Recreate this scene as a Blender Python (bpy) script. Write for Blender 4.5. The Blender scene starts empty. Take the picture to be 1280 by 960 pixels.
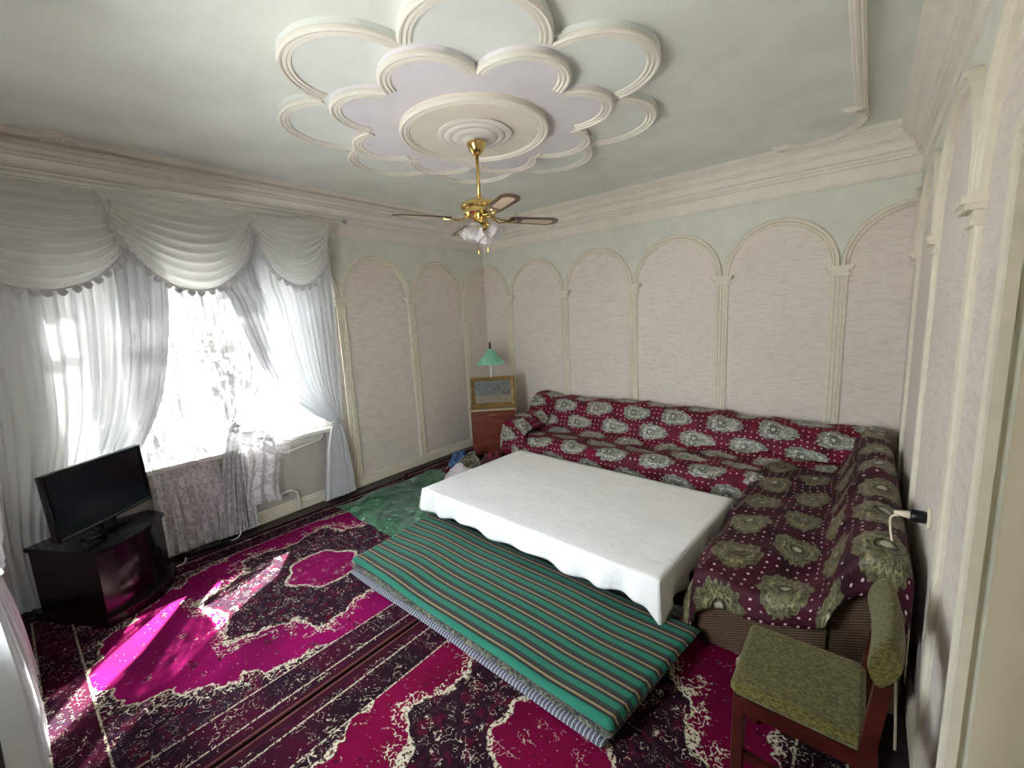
import bpy, math, random
from math import sin, cos, pi, sqrt, radians, hypot, atan2, exp
from mathutils import Vector, Matrix, noise as mn

random.seed(7)
SC = bpy.context.scene
COL = SC.collection

# ------------------------------------------------------------------ camera, light, exposure
RW, RD = 4.543, 4.95            # room width (x) and depth (-y), metres
yaw, pit, rol = 0.69634, -0.15628, -0.05068
fv = Vector((-sin(yaw)*cos(pit), cos(yaw)*cos(pit), sin(pit)))
rv = Vector((cos(yaw), sin(yaw), 0)); uv_ = rv.cross(fv)
r2 = rv*cos(rol)+uv_*sin(rol); u2 = -rv*sin(rol)+uv_*cos(rol)
cam = bpy.data.objects.new('camera', bpy.data.cameras.new('camera'))
COL.objects.link(cam)
m = Matrix((r2, u2, -fv)).transposed().to_4x4(); m.translation = Vector((4.291, -4.623, 1.8))
cam.matrix_world = m
cam.data.sensor_width = 36; cam.data.lens = 534.02/1280*36; cam.data.clip_start = .02
SC.camera = cam

SC.view_settings.view_transform = 'Standard'; SC.view_settings.look = 'None'
SC.view_settings.gamma = 1; SC.view_settings.exposure = 3.38
SC.view_settings.use_curve_mapping = False
SC.cycles.max_bounces = 10; SC.cycles.diffuse_bounces = 7; SC.cycles.transparent_max_bounces = 24
SC.cycles.transmission_bounces = 6; SC.cycles.glossy_bounces = 3
SC.cycles.sample_clamp_indirect = 6; SC.cycles.use_denoising = True
SC.cycles.caustics_reflective = False; SC.cycles.caustics_refractive = False

w = bpy.data.worlds.new('World'); SC.world = w; w.use_nodes = True
bg = w.node_tree.nodes['Background']; bg.inputs[0].default_value = (.93, .97, 1, 1); bg.inputs[1].default_value = 2.6

sun = bpy.data.objects.new('sun', bpy.data.lights.new('sun', 'SUN')); COL.objects.link(sun)
sun.data.energy = 8; sun.data.angle = radians(.8); sun.data.color = (1, .95, .9)
sun.rotation_euler = Vector((.8, -.6, -.86)).to_track_quat('-Z', 'Y').to_euler()
WY0, WY1, WZ0, WZ1 = -4.35, -2.55, .78, 2.30      # window opening
por = bpy.data.objects.new('window_daylight', bpy.data.lights.new('window_daylight', 'AREA')); COL.objects.link(por)
por.data.shape = 'RECTANGLE'; por.data.size = WZ1-WZ0; por.data.size_y = WY1-WY0
por.location = (-.27, (WY0+WY1)/2, (WZ0+WZ1)/2); por.rotation_euler = (0, -pi/2, 0); por.data.cycles.is_portal = True
NX0, NX1, NZ0, NZ1 = 1.3, 2.9, .75, 2.4           # unseen window added behind the camera to brighten the room, near the left-edge curtain
po2 = bpy.data.objects.new('window_daylight', bpy.data.lights.new('window_daylight', 'AREA')); COL.objects.link(po2)  # portal for the added window
po2.data.shape = 'RECTANGLE'; po2.data.size = NX1-NX0; po2.data.size_y = NZ1-NZ0
po2.location = ((NX0+NX1)/2, -RD-.22, (NZ0+NZ1)/2); po2.rotation_euler = (pi/2, 0, 0); po2.data.cycles.is_portal = True

# ------------------------------------------------------------------ node expressions
def s2l(c):
    return tuple((x/255/12.92 if x/255 <= .04045 else ((x/255+.055)/1.055)**2.4) for x in c)+(1,)
class NT:
    def __init__(s, name):
        s.m = bpy.data.materials.new(name); s.m.use_nodes = True
        s.t = s.m.node_tree; s.t.nodes.clear()
        s.out = s.t.nodes.new('ShaderNodeOutputMaterial')
    def n(s, kind, **kw):
        n = s.t.nodes.new('ShaderNode'+kind)
        for k, v in kw.items(): setattr(n, k, v)
        return n
    def set(s, sock, v):
        if isinstance(v, X): s.t.links.new(v.s, sock)
        elif isinstance(v, bpy.types.NodeSocket): s.t.links.new(v, sock)
        else: sock.default_value = v
    def math(s, op, *a, clamp=False):
        n = s.n('Math', operation=op, use_clamp=clamp)
        for i, v in enumerate(a): s.set(n.inputs[i], v)
        return X(s, n.outputs[0])
    def coord(s, kind='Object'):
        return X(s, s.n('TexCoord').outputs[kind])
    def xyz(s, v):
        n = s.n('SeparateXYZ'); s.set(n.inputs[0], v); return [X(s, o) for o in n.outputs]
    def vec(s, x, y, z=0.0):
        n = s.n('CombineXYZ'); s.set(n.inputs[0], x); s.set(n.inputs[1], y); s.set(n.inputs[2], z); return X(s, n.outputs[0])
    def noise(s, v, scale, detail=2, rough=.5):
        n = s.n('TexNoise'); s.set(n.inputs['Vector'], v); n.inputs['Scale'].default_value = scale
        n.inputs['Detail'].default_value = detail; n.inputs['Roughness'].default_value = rough
        return X(s, n.outputs['Fac'])
    def voro(s, v, scale, feature='F1', rnd=1):
        n = s.n('TexVoronoi', feature=feature); s.set(n.inputs['Vector'], v); n.inputs['Scale'].default_value = scale
        n.inputs['Randomness'].default_value = rnd
        return X(s, n.outputs['Distance']), (X(s, n.outputs['Color']) if feature == 'F1' else None)
    def mix(s, f, a, b):
        n = s.n('Mix', data_type='RGBA'); s.set(n.inputs[0], f); s.set(n.inputs[6], a); s.set(n.inputs[7], b)
        return X(s, n.outputs[2])
    def step(s, a, lo, hi):           # smooth 0..1
        n = s.n('MapRange', interpolation_type='SMOOTHSTEP'); s.set(n.inputs[0], a)
        n.inputs[1].default_value = lo; n.inputs[2].default_value = hi
        return X(s, n.outputs[0])
    def bsdf(s, col, rough=.6, metal=0, bump=None, bstr=.3, bdist=.01, spec=.5, sheen=0):
        b = s.n('BsdfPrincipled'); s.set(b.inputs['Base Color'], col); s.set(b.inputs['Roughness'], rough)
        b.inputs['Metallic'].default_value = metal; b.inputs['Specular IOR Level'].default_value = spec
        if sheen: b.inputs['Sheen Weight'].default_value = sheen
        if bump is not None:
            n = s.n('Bump'); s.set(n.inputs['Height'], bump); n.inputs['Strength'].default_value = bstr
            n.inputs['Distance'].default_value = bdist; s.t.links.new(n.outputs[0], b.inputs['Normal'])
        return b.outputs[0]
    def done(s, sh): s.t.links.new(sh, s.out.inputs[0]); return s.m
class X:
    def __init__(s, t, so): s.t, s.s = t, so
    def __add__(s, o): return s.t.math('ADD', s, o)
    __radd__ = __add__
    def __sub__(s, o): return s.t.math('SUBTRACT', s, o)
    def __rsub__(s, o): return s.t.math('SUBTRACT', o, s)
    def __mul__(s, o): return s.t.math('MULTIPLY', s, o)
    __rmul__ = __mul__
    def __truediv__(s, o): return s.t.math('DIVIDE', s, o)
    def __rtruediv__(s, o): return s.t.math('DIVIDE', o, s)
    def __pow__(s, o): return s.t.math('POWER', s, o)
    def abs(s): return s.t.math('ABSOLUTE', s)
    def sin(s): return s.t.math('SINE', s)
    def cos(s): return s.t.math('COSINE', s)
    def sqrt(s): return s.t.math('SQRT', s)
    def mod(s, b): return s.t.math('FLOORED_MODULO', s, b)
    def floor(s): return s.t.math('FLOOR', s)
    def gt(s, o): return s.t.math('GREATER_THAN', s, o)
    def lt(s, o): return s.t.math('LESS_THAN', s, o)
    def max(s, o): return s.t.math('MAXIMUM', s, o)
    def min(s, o): return s.t.math('MINIMUM', s, o)

def plain(name, c, rough=.6, metal=0, var=0, scale=6, bump=0, bscale=60, spec=.5, sheen=0):
    t = NT(name); co = t.coord()
    c = s2l(c)
    col = c
    if var:
        nz = t.noise(co, scale, 4)
        col = t.mix(t.step(nz, .3, .7), tuple(x*(1-var) for x in c[:3])+(1,), tuple(min(1, x*(1+var)) for x in c[:3])+(1,))
    return t.done(t.bsdf(col, rough, metal, t.noise(co, bscale, 3) if bump else None, bump, .004, spec, sheen))

M = {}
M['green_paint'] = plain('green_paint', (212, 213, 202), .75, var=.04, bump=.15, bscale=90)
M['ceiling_paint'] = plain('ceiling_paint', (222, 225, 218), .8, var=.05, scale=3, bump=.2, bscale=40)
M['white_plaster'] = plain('white_plaster', (226, 220, 209), .6, var=.03)
M['cream_plaster'] = plain('cream_plaster', (220, 212, 194), .6, var=.04, scale=20)
M['pink_plaster'] = plain('pink_plaster', (222, 215, 207), .6, var=.03)
M['blue_petal'] = plain('blue_petal', (222, 225, 220), .75, var=.03)
M['lilac_petal'] = plain('lilac_petal', (222, 216, 220), .75, var=.03)
M['cream_disc'] = plain('cream_disc', (224, 216, 200), .75, var=.03)
M['white_gloss'] = plain('white_gloss', (222, 222, 216), .3)
M['brass'] = plain('brass', (214, 186, 120), .18, 1)
M['steel'] = plain('steel', (205, 205, 210), .22, 1)
M['black'] = plain('black', (14, 14, 16), .35)
M['black_gloss'] = plain('black_gloss', (8, 8, 10), .12)
M['screen'] = plain('screen', (14, 24, 32), .16, spec=.6)
M['beige_plastic'] = plain('beige_plastic', (222, 210, 186), .4)
M['red_wood'] = plain('red_wood', (62, 20, 14), .35, var=.3, scale=14)
M['dark_wood'] = plain('dark_wood', (30, 18, 18), .22, var=.3, scale=9)
M['binding'] = plain('binding', (92, 40, 38), .8)
M['door_paint'] = plain('door_paint', (198, 186, 160), .5, var=.03)
M['apron'] = plain('apron', (186, 180, 172), .7, var=.04)

def wallpaper():
    t = NT('wallpaper'); x, y, z = t.xyz(t.coord())
    s = x+y
    a = t.noise(t.vec(s*11.0, s*.3, z*60.0), 1.0, 4, .7)
    b = t.noise(t.vec(s*60.0, 0.0, z*160.0), 1.0, 3, .6)
    c = t.noise(t.vec(s*.8, 0.0, z*1.2), 1.0, 2)
    col = t.mix(t.step(a, .42, .68), s2l((224, 214, 205)), s2l((206, 195, 186)))
    col = t.mix(t.step(b, .45, .75)*.45, col, s2l((236, 228, 218)))
    col = t.mix(t.step(c, .3, .8)*.3, col, s2l((214, 203, 194)))
    return t.done(t.bsdf(col, .7, bump=a+b*.5, bstr=.2, bdist=.002))
M['wallpaper'] = wallpaper()

def carpet_mat(name, red, ground, seed):
    t = NT(name); x, y, z = t.xyz(t.coord())
    ax, ay = x.abs(), y.abs()
    q = t.vec(ax+seed, ay, 0.0); p = t.vec(x+seed, y, 0.0)
    n1 = t.noise(q, 5.0, 3, .6); n2 = t.noise(q, 13.0, 2, .5); n3 = t.noise(p, 30, 3, .6)
    cur = t.noise(q, 22.0, 1, .4)
    cream = s2l((186, 178, 156)); magenta = s2l(red); dark = s2l(ground); deep = s2l((74, 8, 34))
    th = t.math('ARCTAN2', y, x)
    lob = (th*8.0).cos()*.07+(n1-.5)*.55
    d1 = ((x/.25)**2.0+(y/.23)**2.0).sqrt()+(th*6.0).cos()*.06+(n1-.5)*.5
    d2 = ((x/.60)**2.0+(y/.70)**2.0).sqrt()+lob
    fd = ((ax/.86)**1.7+(ay/1.32)**1.7)+(n1-.5)*.5+(n2-.5)*.12
    bx = (ax-.80).max(ay-1.27)
    # ornament: curls along noise contours and scattered little flowers
    curl = t.step((cur-.5).abs(), .022, .010)
    fl, fc = t.voro(p, 23.0); fr = t.xyz(fc)[0]; fg = t.xyz(fc)[1]
    flower = t.step((fl-.28).abs(), .09, .05)*fr.gt(.60)
    core = t.step(fl, .12, .07)*fr.gt(.5)
    vl, vc = t.voro(t.vec(x*1.0+y*.4, y*1.9-x*.5, seed), 46.0); vr = t.xyz(vc)[1]
    fleck = t.step(vl, .28, .16)*vr.gt(.88)
    big = t.step(n2, .50, .58)
    # regions
    inmed = d1.lt(1.0); inrose = d2.lt(1.0); infield = fd.lt(1.0); inbord = bx.gt(0.0)
    soft = t.noise(p, 2.5, 3); hf = t.noise(p, 75, 2, .6); w2 = t.noise(p, 34.0, 1, .4); w3 = t.noise(q, 52.0, 1, .4)
    msk = t.noise(p, 11.0, 1)
    sq = t.step((w2-.5).abs(), .024, .010)*t.step(msk, .545, .585)*hf.gt(.44)       # short curly strokes
    sq2 = t.step((w3-.52).abs(), .020, .008)*t.step(msk, .44, .40)*hf.gt(.48)
    mg = t.mix(t.step(soft, .35, .7), magenta, tuple(c*.66 for c in magenta[:3])+(1,))
    dk = t.mix(t.step(n3, .4, .65), dark, tuple(c*2.0 for c in dark[:3])+(1,))
    dkr = t.mix(t.step(n2, .53, .60)*.7, dk, deep)
    dkr = t.mix((sq*.9).max(sq2*.75).max(fleck*.8), dkr, cream)
    fieldc = t.mix(sq2*t.step(n2, .52, .58)*.8, mg, dark)
    fieldc = t.mix((sq*t.step(n2, .57, .63)).max(fleck*.35), fieldc, cream)
    fieldc = t.mix(t.step(n2, .63, .67)*.8, fieldc, dkr)
    medc = t.mix((sq*.7).max(fleck*.5), t.mix(sq2, mg, dark), cream)
    col = t.mix(infield, dkr, fieldc)
    col = t.mix(inrose, col, dkr)
    col = t.mix(inmed, col, medc)
    gap = hf.gt(.45)
    ln = t.step((d1-1.0).abs(), .055, .03).max(t.step((d2-1.0).abs(), .028, .015)).max(t.step((fd-1.0).abs(), .020, .011))
    fat = (t.step((d2-1.06).abs(), .10, .07).max(t.step((fd-1.07).abs(), .10, .07)))*t.step((w2-.5).abs(), .055, .03)*t.step(msk, .42, .48)
    col = t.mix((ln.max(fat))*gap, col, cream)
    # border
    brd = t.mix(t.step(t.noise(p, 4, 2), .35, .65), s2l((58, 8, 32)), dark)
    brd = t.mix((sq*.8).max(sq2*.55).max(fleck*.7), brd, cream)
    col = t.mix(inbord, col, brd)
    for o, wd in ((.0, .006), (.165, .006)):
        col = t.mix(t.step((bx-o).abs(), wd, wd*.5)*hf.gt(.44)*.8, col, cream)
    col = t.mix(bx.gt(.205), col, s2l((48, 14, 26)))
    return t.done(t.bsdf(col, .93, bump=n3+hf*.6, bstr=.5, bdist=.006, spec=.06))
M['carpet_a'] = carpet_mat('carpet_a', (122, 6, 74), (34, 15, 28), 3.1)
M['carpet_b'] = carpet_mat('carpet_b', (104, 5, 48), (30, 13, 22), 11.7)
M['carpet_c'] = carpet_mat('carpet_c', (104, 8, 46), (34, 16, 26), 23.3)

def throw_mat(name, silver, red, dkred, cx, cy, flip):
    t = NT(name); x, y, z = t.xyz(t.coord('UV'))
    wob = t.noise(t.vec(x, y, 0.0), 40, 2)-.5
    dr_ = t.noise(t.vec(x, y, 5.0), 1.6, 2)-.5
    x0_, y0_ = x, y; x = x+dr_*.10; y = y+(t.noise(t.vec(x0_, y0_, 9.0), 2.1, 2)-.5)*.07
    row = (y/cy).floor(); sh = row.mod(2.0)*.5
    a = ((x/cx+sh).mod(1.0)-.5)*cx; b = ((y/cy).mod(1.0)-.5)*cy
    if flip: a = a*-1.0
    L = cx*.365; H = cy*.37
    tp = 1.15-a/L*.42-((a/L)**2.0)*.1
    tha = t.math('ARCTAN2', b*2.2, a)
    e = ((a/L).abs()**2.0+((b/H)/tp)**2.0).sqrt()+wob*.3+(tha*15.0).sin()*.06+(tha*4.0).cos()*.05
    med = t.step(e, 1.04, .98)
    lp = t.noise(t.vec(x, y, 1.0), 55, 2); lace = t.step((lp-.5).abs(), .05, .02)
    c = ((a+L*.25)**2.0+b**2.0).sqrt()/H
    rings = t.step((c-.34).abs(), .07, .03).max(t.step((c-.62+(tha*7.0).sin()*.05).abs(), .06, .03)*.8); core = t.step(c, .24, .16)
    scal = t.step((e-.80).abs(), .05, .02)*((x*180.0).sin()).gt(0.0)
    sil = t.mix(t.step(t.noise(t.vec(x*3.0, y*9.0, 0.0), 5, 3), .35, .7), s2l(silver), tuple(q*.45 for q in s2l(silver)[:3])+(1,))
    dk = s2l((26, 24, 16))
    sil = t.mix((lace*.6).max(rings).max(scal*.5), sil, dk)
    sil = t.mix(t.step((e-.62).abs(), .07, .03)*.7, sil, tuple(min(1, q*1.6) for q in s2l(silver)[:3])+(1,))
    petal_ = t.step(((tha*9.0).sin()*.5+(e-.75)*3.0).abs(), .30, .12)*e.gt(.5)
    sil = t.mix(petal_*.35, sil, dk)
    sil = t.mix(core*.7, sil, s2l((196, 196, 176)))
    dsp = .048; hfm = t.noise(t.vec(x, y, 3.0), 9, 2)
    dx = ((x/dsp).mod(1.0)-.5)*dsp; r2_ = (y/dsp); dy = ((r2_.mod(1.0))-.5)*dsp
    dot = t.step((dx**2.0+dy**2.0).sqrt(), .0075, .005)*e.gt(1.12)*hfm.gt(.40)
    ground = t.mix(t.step(t.noise(t.vec(x, y, 2.0), 7, 3), .35, .7), s2l(red), s2l(dkred))
    col = t.mix(dot, ground, s2l((214, 186, 190)))
    col = t.mix(med, col, sil)
    return t.done(t.bsdf(col, t.mix(med, (.65, .65, .65, 1), (.38, .38, .38, 1)), bump=med+lace*.4, bstr=.5, bdist=.002, spec=.3))
M['throw_a'] = throw_mat('throw_a', (176, 178, 164), (112, 3, 40), (72, 2, 26), .44, .185, False)
M['throw_b'] = throw_mat('throw_b', (126, 121, 88), (66, 2, 26), (32, 1, 13), .40, .26, True)  # dark colours hold the shade of the side turned from the windows

def stripe_mat():
    t = NT('striped_quilt'); x, y, z = t.xyz(t.coord('UV'))
    v = (y/.089).mod(1.0)+(t.noise(t.vec(x, y, 0.0), 3, 2)-.5)*.04
    r = t.n('ValToRGB'); r.color_ramp.interpolation = 'CONSTANT'; t.set(r.inputs[0], v)
    stops = [(0, (18, 112, 90)), (.34, (14, 40, 36)), (.39, (26, 22, 26)), (.47, (92, 74, 60)), (.53, (164, 138, 98)), (.62, (96, 78, 62)), (.67, (24, 20, 26)), (.78, (70, 56, 54)), (.86, (14, 26, 28)), (.93, (16, 104, 82))]
    el = r.color_ramp.elements
    el[0].position = 0; el[0].color = s2l(stops[0][1]); el[1].position = stops[1][0]; el[1].color = s2l(stops[1][1])
    for p_, c in stops[2:]: e = el.new(p_); e.color = s2l(c)
    col = t.mix(t.noise(t.vec(x*4.0, y*80.0, 0.0), 6, 3)*.35, X(t, r.outputs[0]), s2l((20, 50, 44)))
    return t.done(t.bsdf(col, .75, bump=t.noise(t.vec(x*8.0, y*60.0, 0.0), 6, 2), bstr=.25, bdist=.003, spec=.3, sheen=.1))
M['stripes'] = stripe_mat()

def tick_mat(name, ca, cb, per):
    t = NT(name); x, y, z = t.xyz(t.coord('UV'))
    k = t.step(((x/per).mod(1.0)-.5).abs(), .14, .08)*((x*3.0+y*9.0).floor()*0.0+1.0)
    n = t.noise(t.vec(x, y, 0.0), 35, 3)
    col = t.mix(t.step(n, .45, .6)*.5, s2l(ca), tuple(q*.5 for q in s2l(ca)[:3])+(1,))
    return t.done(t.bsdf(t.mix(k, col, s2l(cb)), .8, bump=n, bstr=.3, bdist=.004))
M['grey_tick'] = tick_mat('grey_ticking', (78, 80, 92), (172, 174, 184), .02)

def splotch(name, cols, scale, sheenv=.1, line=None, coord='Object'):
    t = NT(name); co = t.coord(coord)
    n = t.noise(co, scale, 3, .6); n2 = t.noise(co, scale*2.3, 2)
    col = s2l(cols[0])
    for i, c in enumerate(cols[1:]):
        col = t.mix(t.step(n, .42+.08*i, .46+.08*i), col, s2l(c))
    if line: col = t.mix(t.step((n2-.5).abs(), .03, .015), col, s2l(line))
    return t.done(t.bsdf(col, .75, bump=n2, bstr=.4, bdist=.006, sheen=sheenv))
M['dark_floral'] = splotch('dark_floral', [(36, 42, 38), (70, 74, 62), (28, 26, 26), (96, 92, 76)], 14, line=(120, 116, 96))
M['blue_cloth'] = splotch('blue_cloth', [(20, 62, 112), (30, 84, 140), (16, 40, 80)], 9, line=(110, 140, 160))
M['grey_print'] = splotch('grey_print', [(92, 88, 72), (30, 28, 26), (120, 112, 92), (44, 40, 34)], 12, line=(176, 168, 140))
M['red_cloth'] = splotch('red_cloth', [(92, 8, 34), (120, 14, 46), (70, 6, 28)], 7)
M['pale_cloth'] = splotch('pale_cloth', [(206, 200, 202), (214, 188, 184), (190, 186, 190)], 8)
M['fur'] = splotch('green_fur', [(18, 74, 44), (40, 112, 70), (20, 66, 40), (96, 156, 116)], 9, .3)  # palest green blotches put the sheen of the pile into the colour

def weave(name, c, c2, sc):
    t = NT(name); x, y, z = t.xyz(t.coord())
    k = ((x+y)*sc).sin()*((z*1.4+x*.4)*sc).sin()
    n = t.noise(t.coord(), 60, 2)
    col = t.mix(t.step(k+n*.4, -.2, .7), s2l(c), s2l(c2))
    return t.done(t.bsdf(col, .9, bump=k, bstr=.7, bdist=.004, spec=.1))
M['brown_rib'] = weave('brown_ribbed_upholstery', (58, 42, 32), (120, 98, 80), 330)

def olive():
    t = NT('olive_upholstery'); x, y, z = t.xyz(t.coord())
    n = t.noise(t.vec(x*60.0+y*30.0, y*110.0, z*90.0), 1.5, 4, .7)
    return t.done(t.bsdf(t.mix(t.step(n, .38, .66), s2l((66, 62, 26)), s2l((116, 108, 56))), .9, bump=n, bstr=.5, bdist=.003, spec=.15, sheen=.2))
M['olive'] = olive()

def linen():
    t = NT('white_damask'); x, y, z = t.xyz(t.coord('UV'))
    v = t.vec(x, y, 0.0)
    n = t.noise(v, 30, 3); wr = t.noise(v, 4, 3)
    band = ((y-.16).abs()).lt(.022).max((y-.34).abs().lt(.012)).max((x-.16).abs().lt(.02))
    fl, _ = t.voro(v, 45)
    lace = t.step((fl-.3).abs(), .12, .05)*band
    fold = t.step(((x/.53).mod(1.0)-.5).abs(), .006, .002).max(t.step(((y/.43).mod(1.0)-.5).abs(), .007, .003))
    pat = t.step((t.noise(v, 16, 1)-.5).abs(), .03, .012)*(t.noise(v, 3, 1).gt(.52))
    col = t.mix(lace*.35+pat*.12, s2l((240, 240, 238)), s2l((198, 200, 204)))
    return t.done(t.bsdf(col, .75, bump=wr*3.0+lace*.3+fold*.25+pat*.2, bstr=.6, bdist=.008, spec=.2, sheen=.1))
M['linen'] = linen()

def sheer(name, trans, c=(226, 228, 230), lace=False, back=.3):
    """thin curtain cloth: some rays pass straight through (fewer where the cloth is seen at a slant), the rest are scattered"""
    t = NT(name)
    co = t.coord('UV'); x, y, z = t.xyz(co)
    d = t.n('BsdfDiffuse'); d.inputs[0].default_value = s2l(c)
    tr = t.n('BsdfTranslucent'); tr.inputs[0].default_value = s2l(c)
    tp = t.n('BsdfTransparent')
    mx = t.n('MixShader'); mx.inputs[0].default_value = back; t.t.links.new(d.outputs[0], mx.inputs[1]); t.t.links.new(tr.outputs[0], mx.inputs[2])
    m2 = t.n('MixShader')
    lw = t.n('LayerWeight'); lw.inputs[0].default_value = .5; fac = X(t, lw.outputs['Facing'])
    slant = (1.0-fac).max(.12)
    if lace:
        fl, fc = t.voro(co, 8.5, rnd=.8); n = t.noise(co, 60, 2); an = t.noise(co, 14, 2)
        th_ = t.step((an-.5).abs(), .05, .02)
        big = t.step(fl+(n-.5)*.25, .40, .34)
        rose = t.step(((fl*38.0).sin()+n-.5), -.2, .5)
        low = t.step(y, 1.95, 1.5)
        op = ((big*(rose*.55+.45)).max(th_*.6))*(low*.5+.5)
        T = (1.0-(op*1.15).min(.99))**2.0*trans
    else:
        n = t.noise(t.vec(x*220.0, y*4.0, 0.0), 1.0, 2)
        T = (n-.5)*.1+trans
    f = 1.0-T.max(.002)**(1.0/slant)
    t.set(m2.inputs[0], f)
    t.t.links.new(tp.outputs[0], m2.inputs[1]); t.t.links.new(mx.outputs[0], m2.inputs[2])
    return t.done(m2.outputs[0])
M['sheer'] = sheer('white_sheer', .10, back=.05)
M['valance'] = sheer('valance_voile', .28, (246, 246, 242), back=.6)
M['lace'] = sheer('floral_lace', .40, (224, 224, 226), True, back=.012)
M['lace_dense'] = sheer('lace_edging', .10, (214, 214, 214), back=.1)
M['near_cloth'] = sheer('thick_voile', .015, (206, 206, 208), back=.03)

def glass(name, tint=(.97, .99, 1, 1)):
    t = NT(name); g = t.n('BsdfGlossy'); g.inputs['Roughness'].default_value = .02
    tp = t.n('BsdfTransparent'); tp.inputs[0].default_value = tint
    lw = t.n('LayerWeight'); lw.inputs[0].default_value = .15
    mx = t.n('MixShader'); t.t.links.new(lw.outputs['Fresnel'], mx.inputs[0]); t.t.links.new(tp.outputs[0], mx.inputs[1]); t.t.links.new(g.outputs[0], mx.inputs[2])
    return t.done(mx.outputs[0])
M['glass'] = glass('window_glass')
M['dark_glass'] = glass('smoked_glass', (.10, .09, .10, 1))
def frosted():
    t = NT('frosted_glass'); b = t.bsdf(s2l((236, 232, 232)), .15, spec=.6)
    tr = t.n('BsdfTranslucent'); tr.inputs[0].default_value = (.9, .88, .88, 1)
    tp = t.n('BsdfTransparent')
    m1 = t.n('MixShader'); m1.inputs[0].default_value = .45; t.t.links.new(b, m1.inputs[1]); t.t.links.new(tr.outputs[0], m1.inputs[2])
    m2 = t.n('MixShader'); m2.inputs[0].default_value = .2; t.t.links.new(m1.outputs[0], m2.inputs[1]); t.t.links.new(tp.outputs[0], m2.inputs[2])
    return t.done(m2.outputs[0])
M['frosted'] = frosted()
def woodgrain(name, a, b, rough=.35, sc=1.0, axis=0):
    t = NT(name); x, y, z = t.xyz(t.coord())
    l = [x, y, z]; k = [40.0*sc, 40.0*sc, 40.0*sc]; k[axis] = 3.0*sc
    n = t.noise(t.vec(l[0]*k[0], l[1]*k[1], l[2]*k[2]), 1, 4, .6)
    return t.done(t.bsdf(t.mix(t.step(n, .35, .65), s2l(a), s2l(b)), rough))
M['walnut'] = woodgrain('walnut_blade', (64, 40, 28), (104, 70, 50), .3)
M['cabinet_wood'] = woodgrain('cabinet_wood', (88, 36, 20), (124, 56, 32), .4, 1, 0)
M['cabinet_top'] = plain('cabinet_top', (170, 150, 118), .5, var=.1)
M['gilt'] = woodgrain('gilt_frame', (104, 78, 34), (146, 116, 58), .4, 1)
M['mint'] = plain('mint_fabric', (138, 206, 176), .7, var=.06, scale=20)
def cane():
    t = NT('woven_cane'); x, y, z = t.xyz(t.coord())
    k = (x*500.0).sin()*(y*500.0).sin()
    return t.done(t.bsdf(t.mix(t.step(k, -.2, .4), s2l((190, 168, 140)), s2l((216, 200, 178))), .6))
M['cane'] = cane()
def painting():
    t = NT('painted_canvas'); x, y, z = t.xyz(t.coord('UV'))
    v = t.vec(x, y, 0.0); n = t.noise(v, 7, 5, .7); tr = t.noise(t.vec(x*7.0, y*2.5, 0.0), 1.5, 5, .75)
    sky = t.mix(n, s2l((84, 90, 90)), s2l((124, 124, 114)))
    snow = t.mix(n, s2l((110, 98, 78)), s2l((150, 140, 118)))
    col = t.mix(t.step(y+(n-.5)*.2, .30, .42), snow, sky)
    col = t.mix(t.step(tr, .48, .60)*t.step(y, .28, .42)*t.step(y, 1.0, .75)*.8, col, s2l((58, 62, 60)))
    col = t.mix(t.step(t.noise(v, 12, 3), .58, .68)*.5, col, s2l((104, 84, 62)))
    return t.done(t.bsdf(col, .5))
M['painting'] = painting()
M['ext_ground'] = plain('sunlit_yard', (205, 203, 198), .9, var=.15, scale=1)
M['ext_wall'] = plain('yard_wall', (120, 116, 110), .9, var=.1, scale=2)

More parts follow.
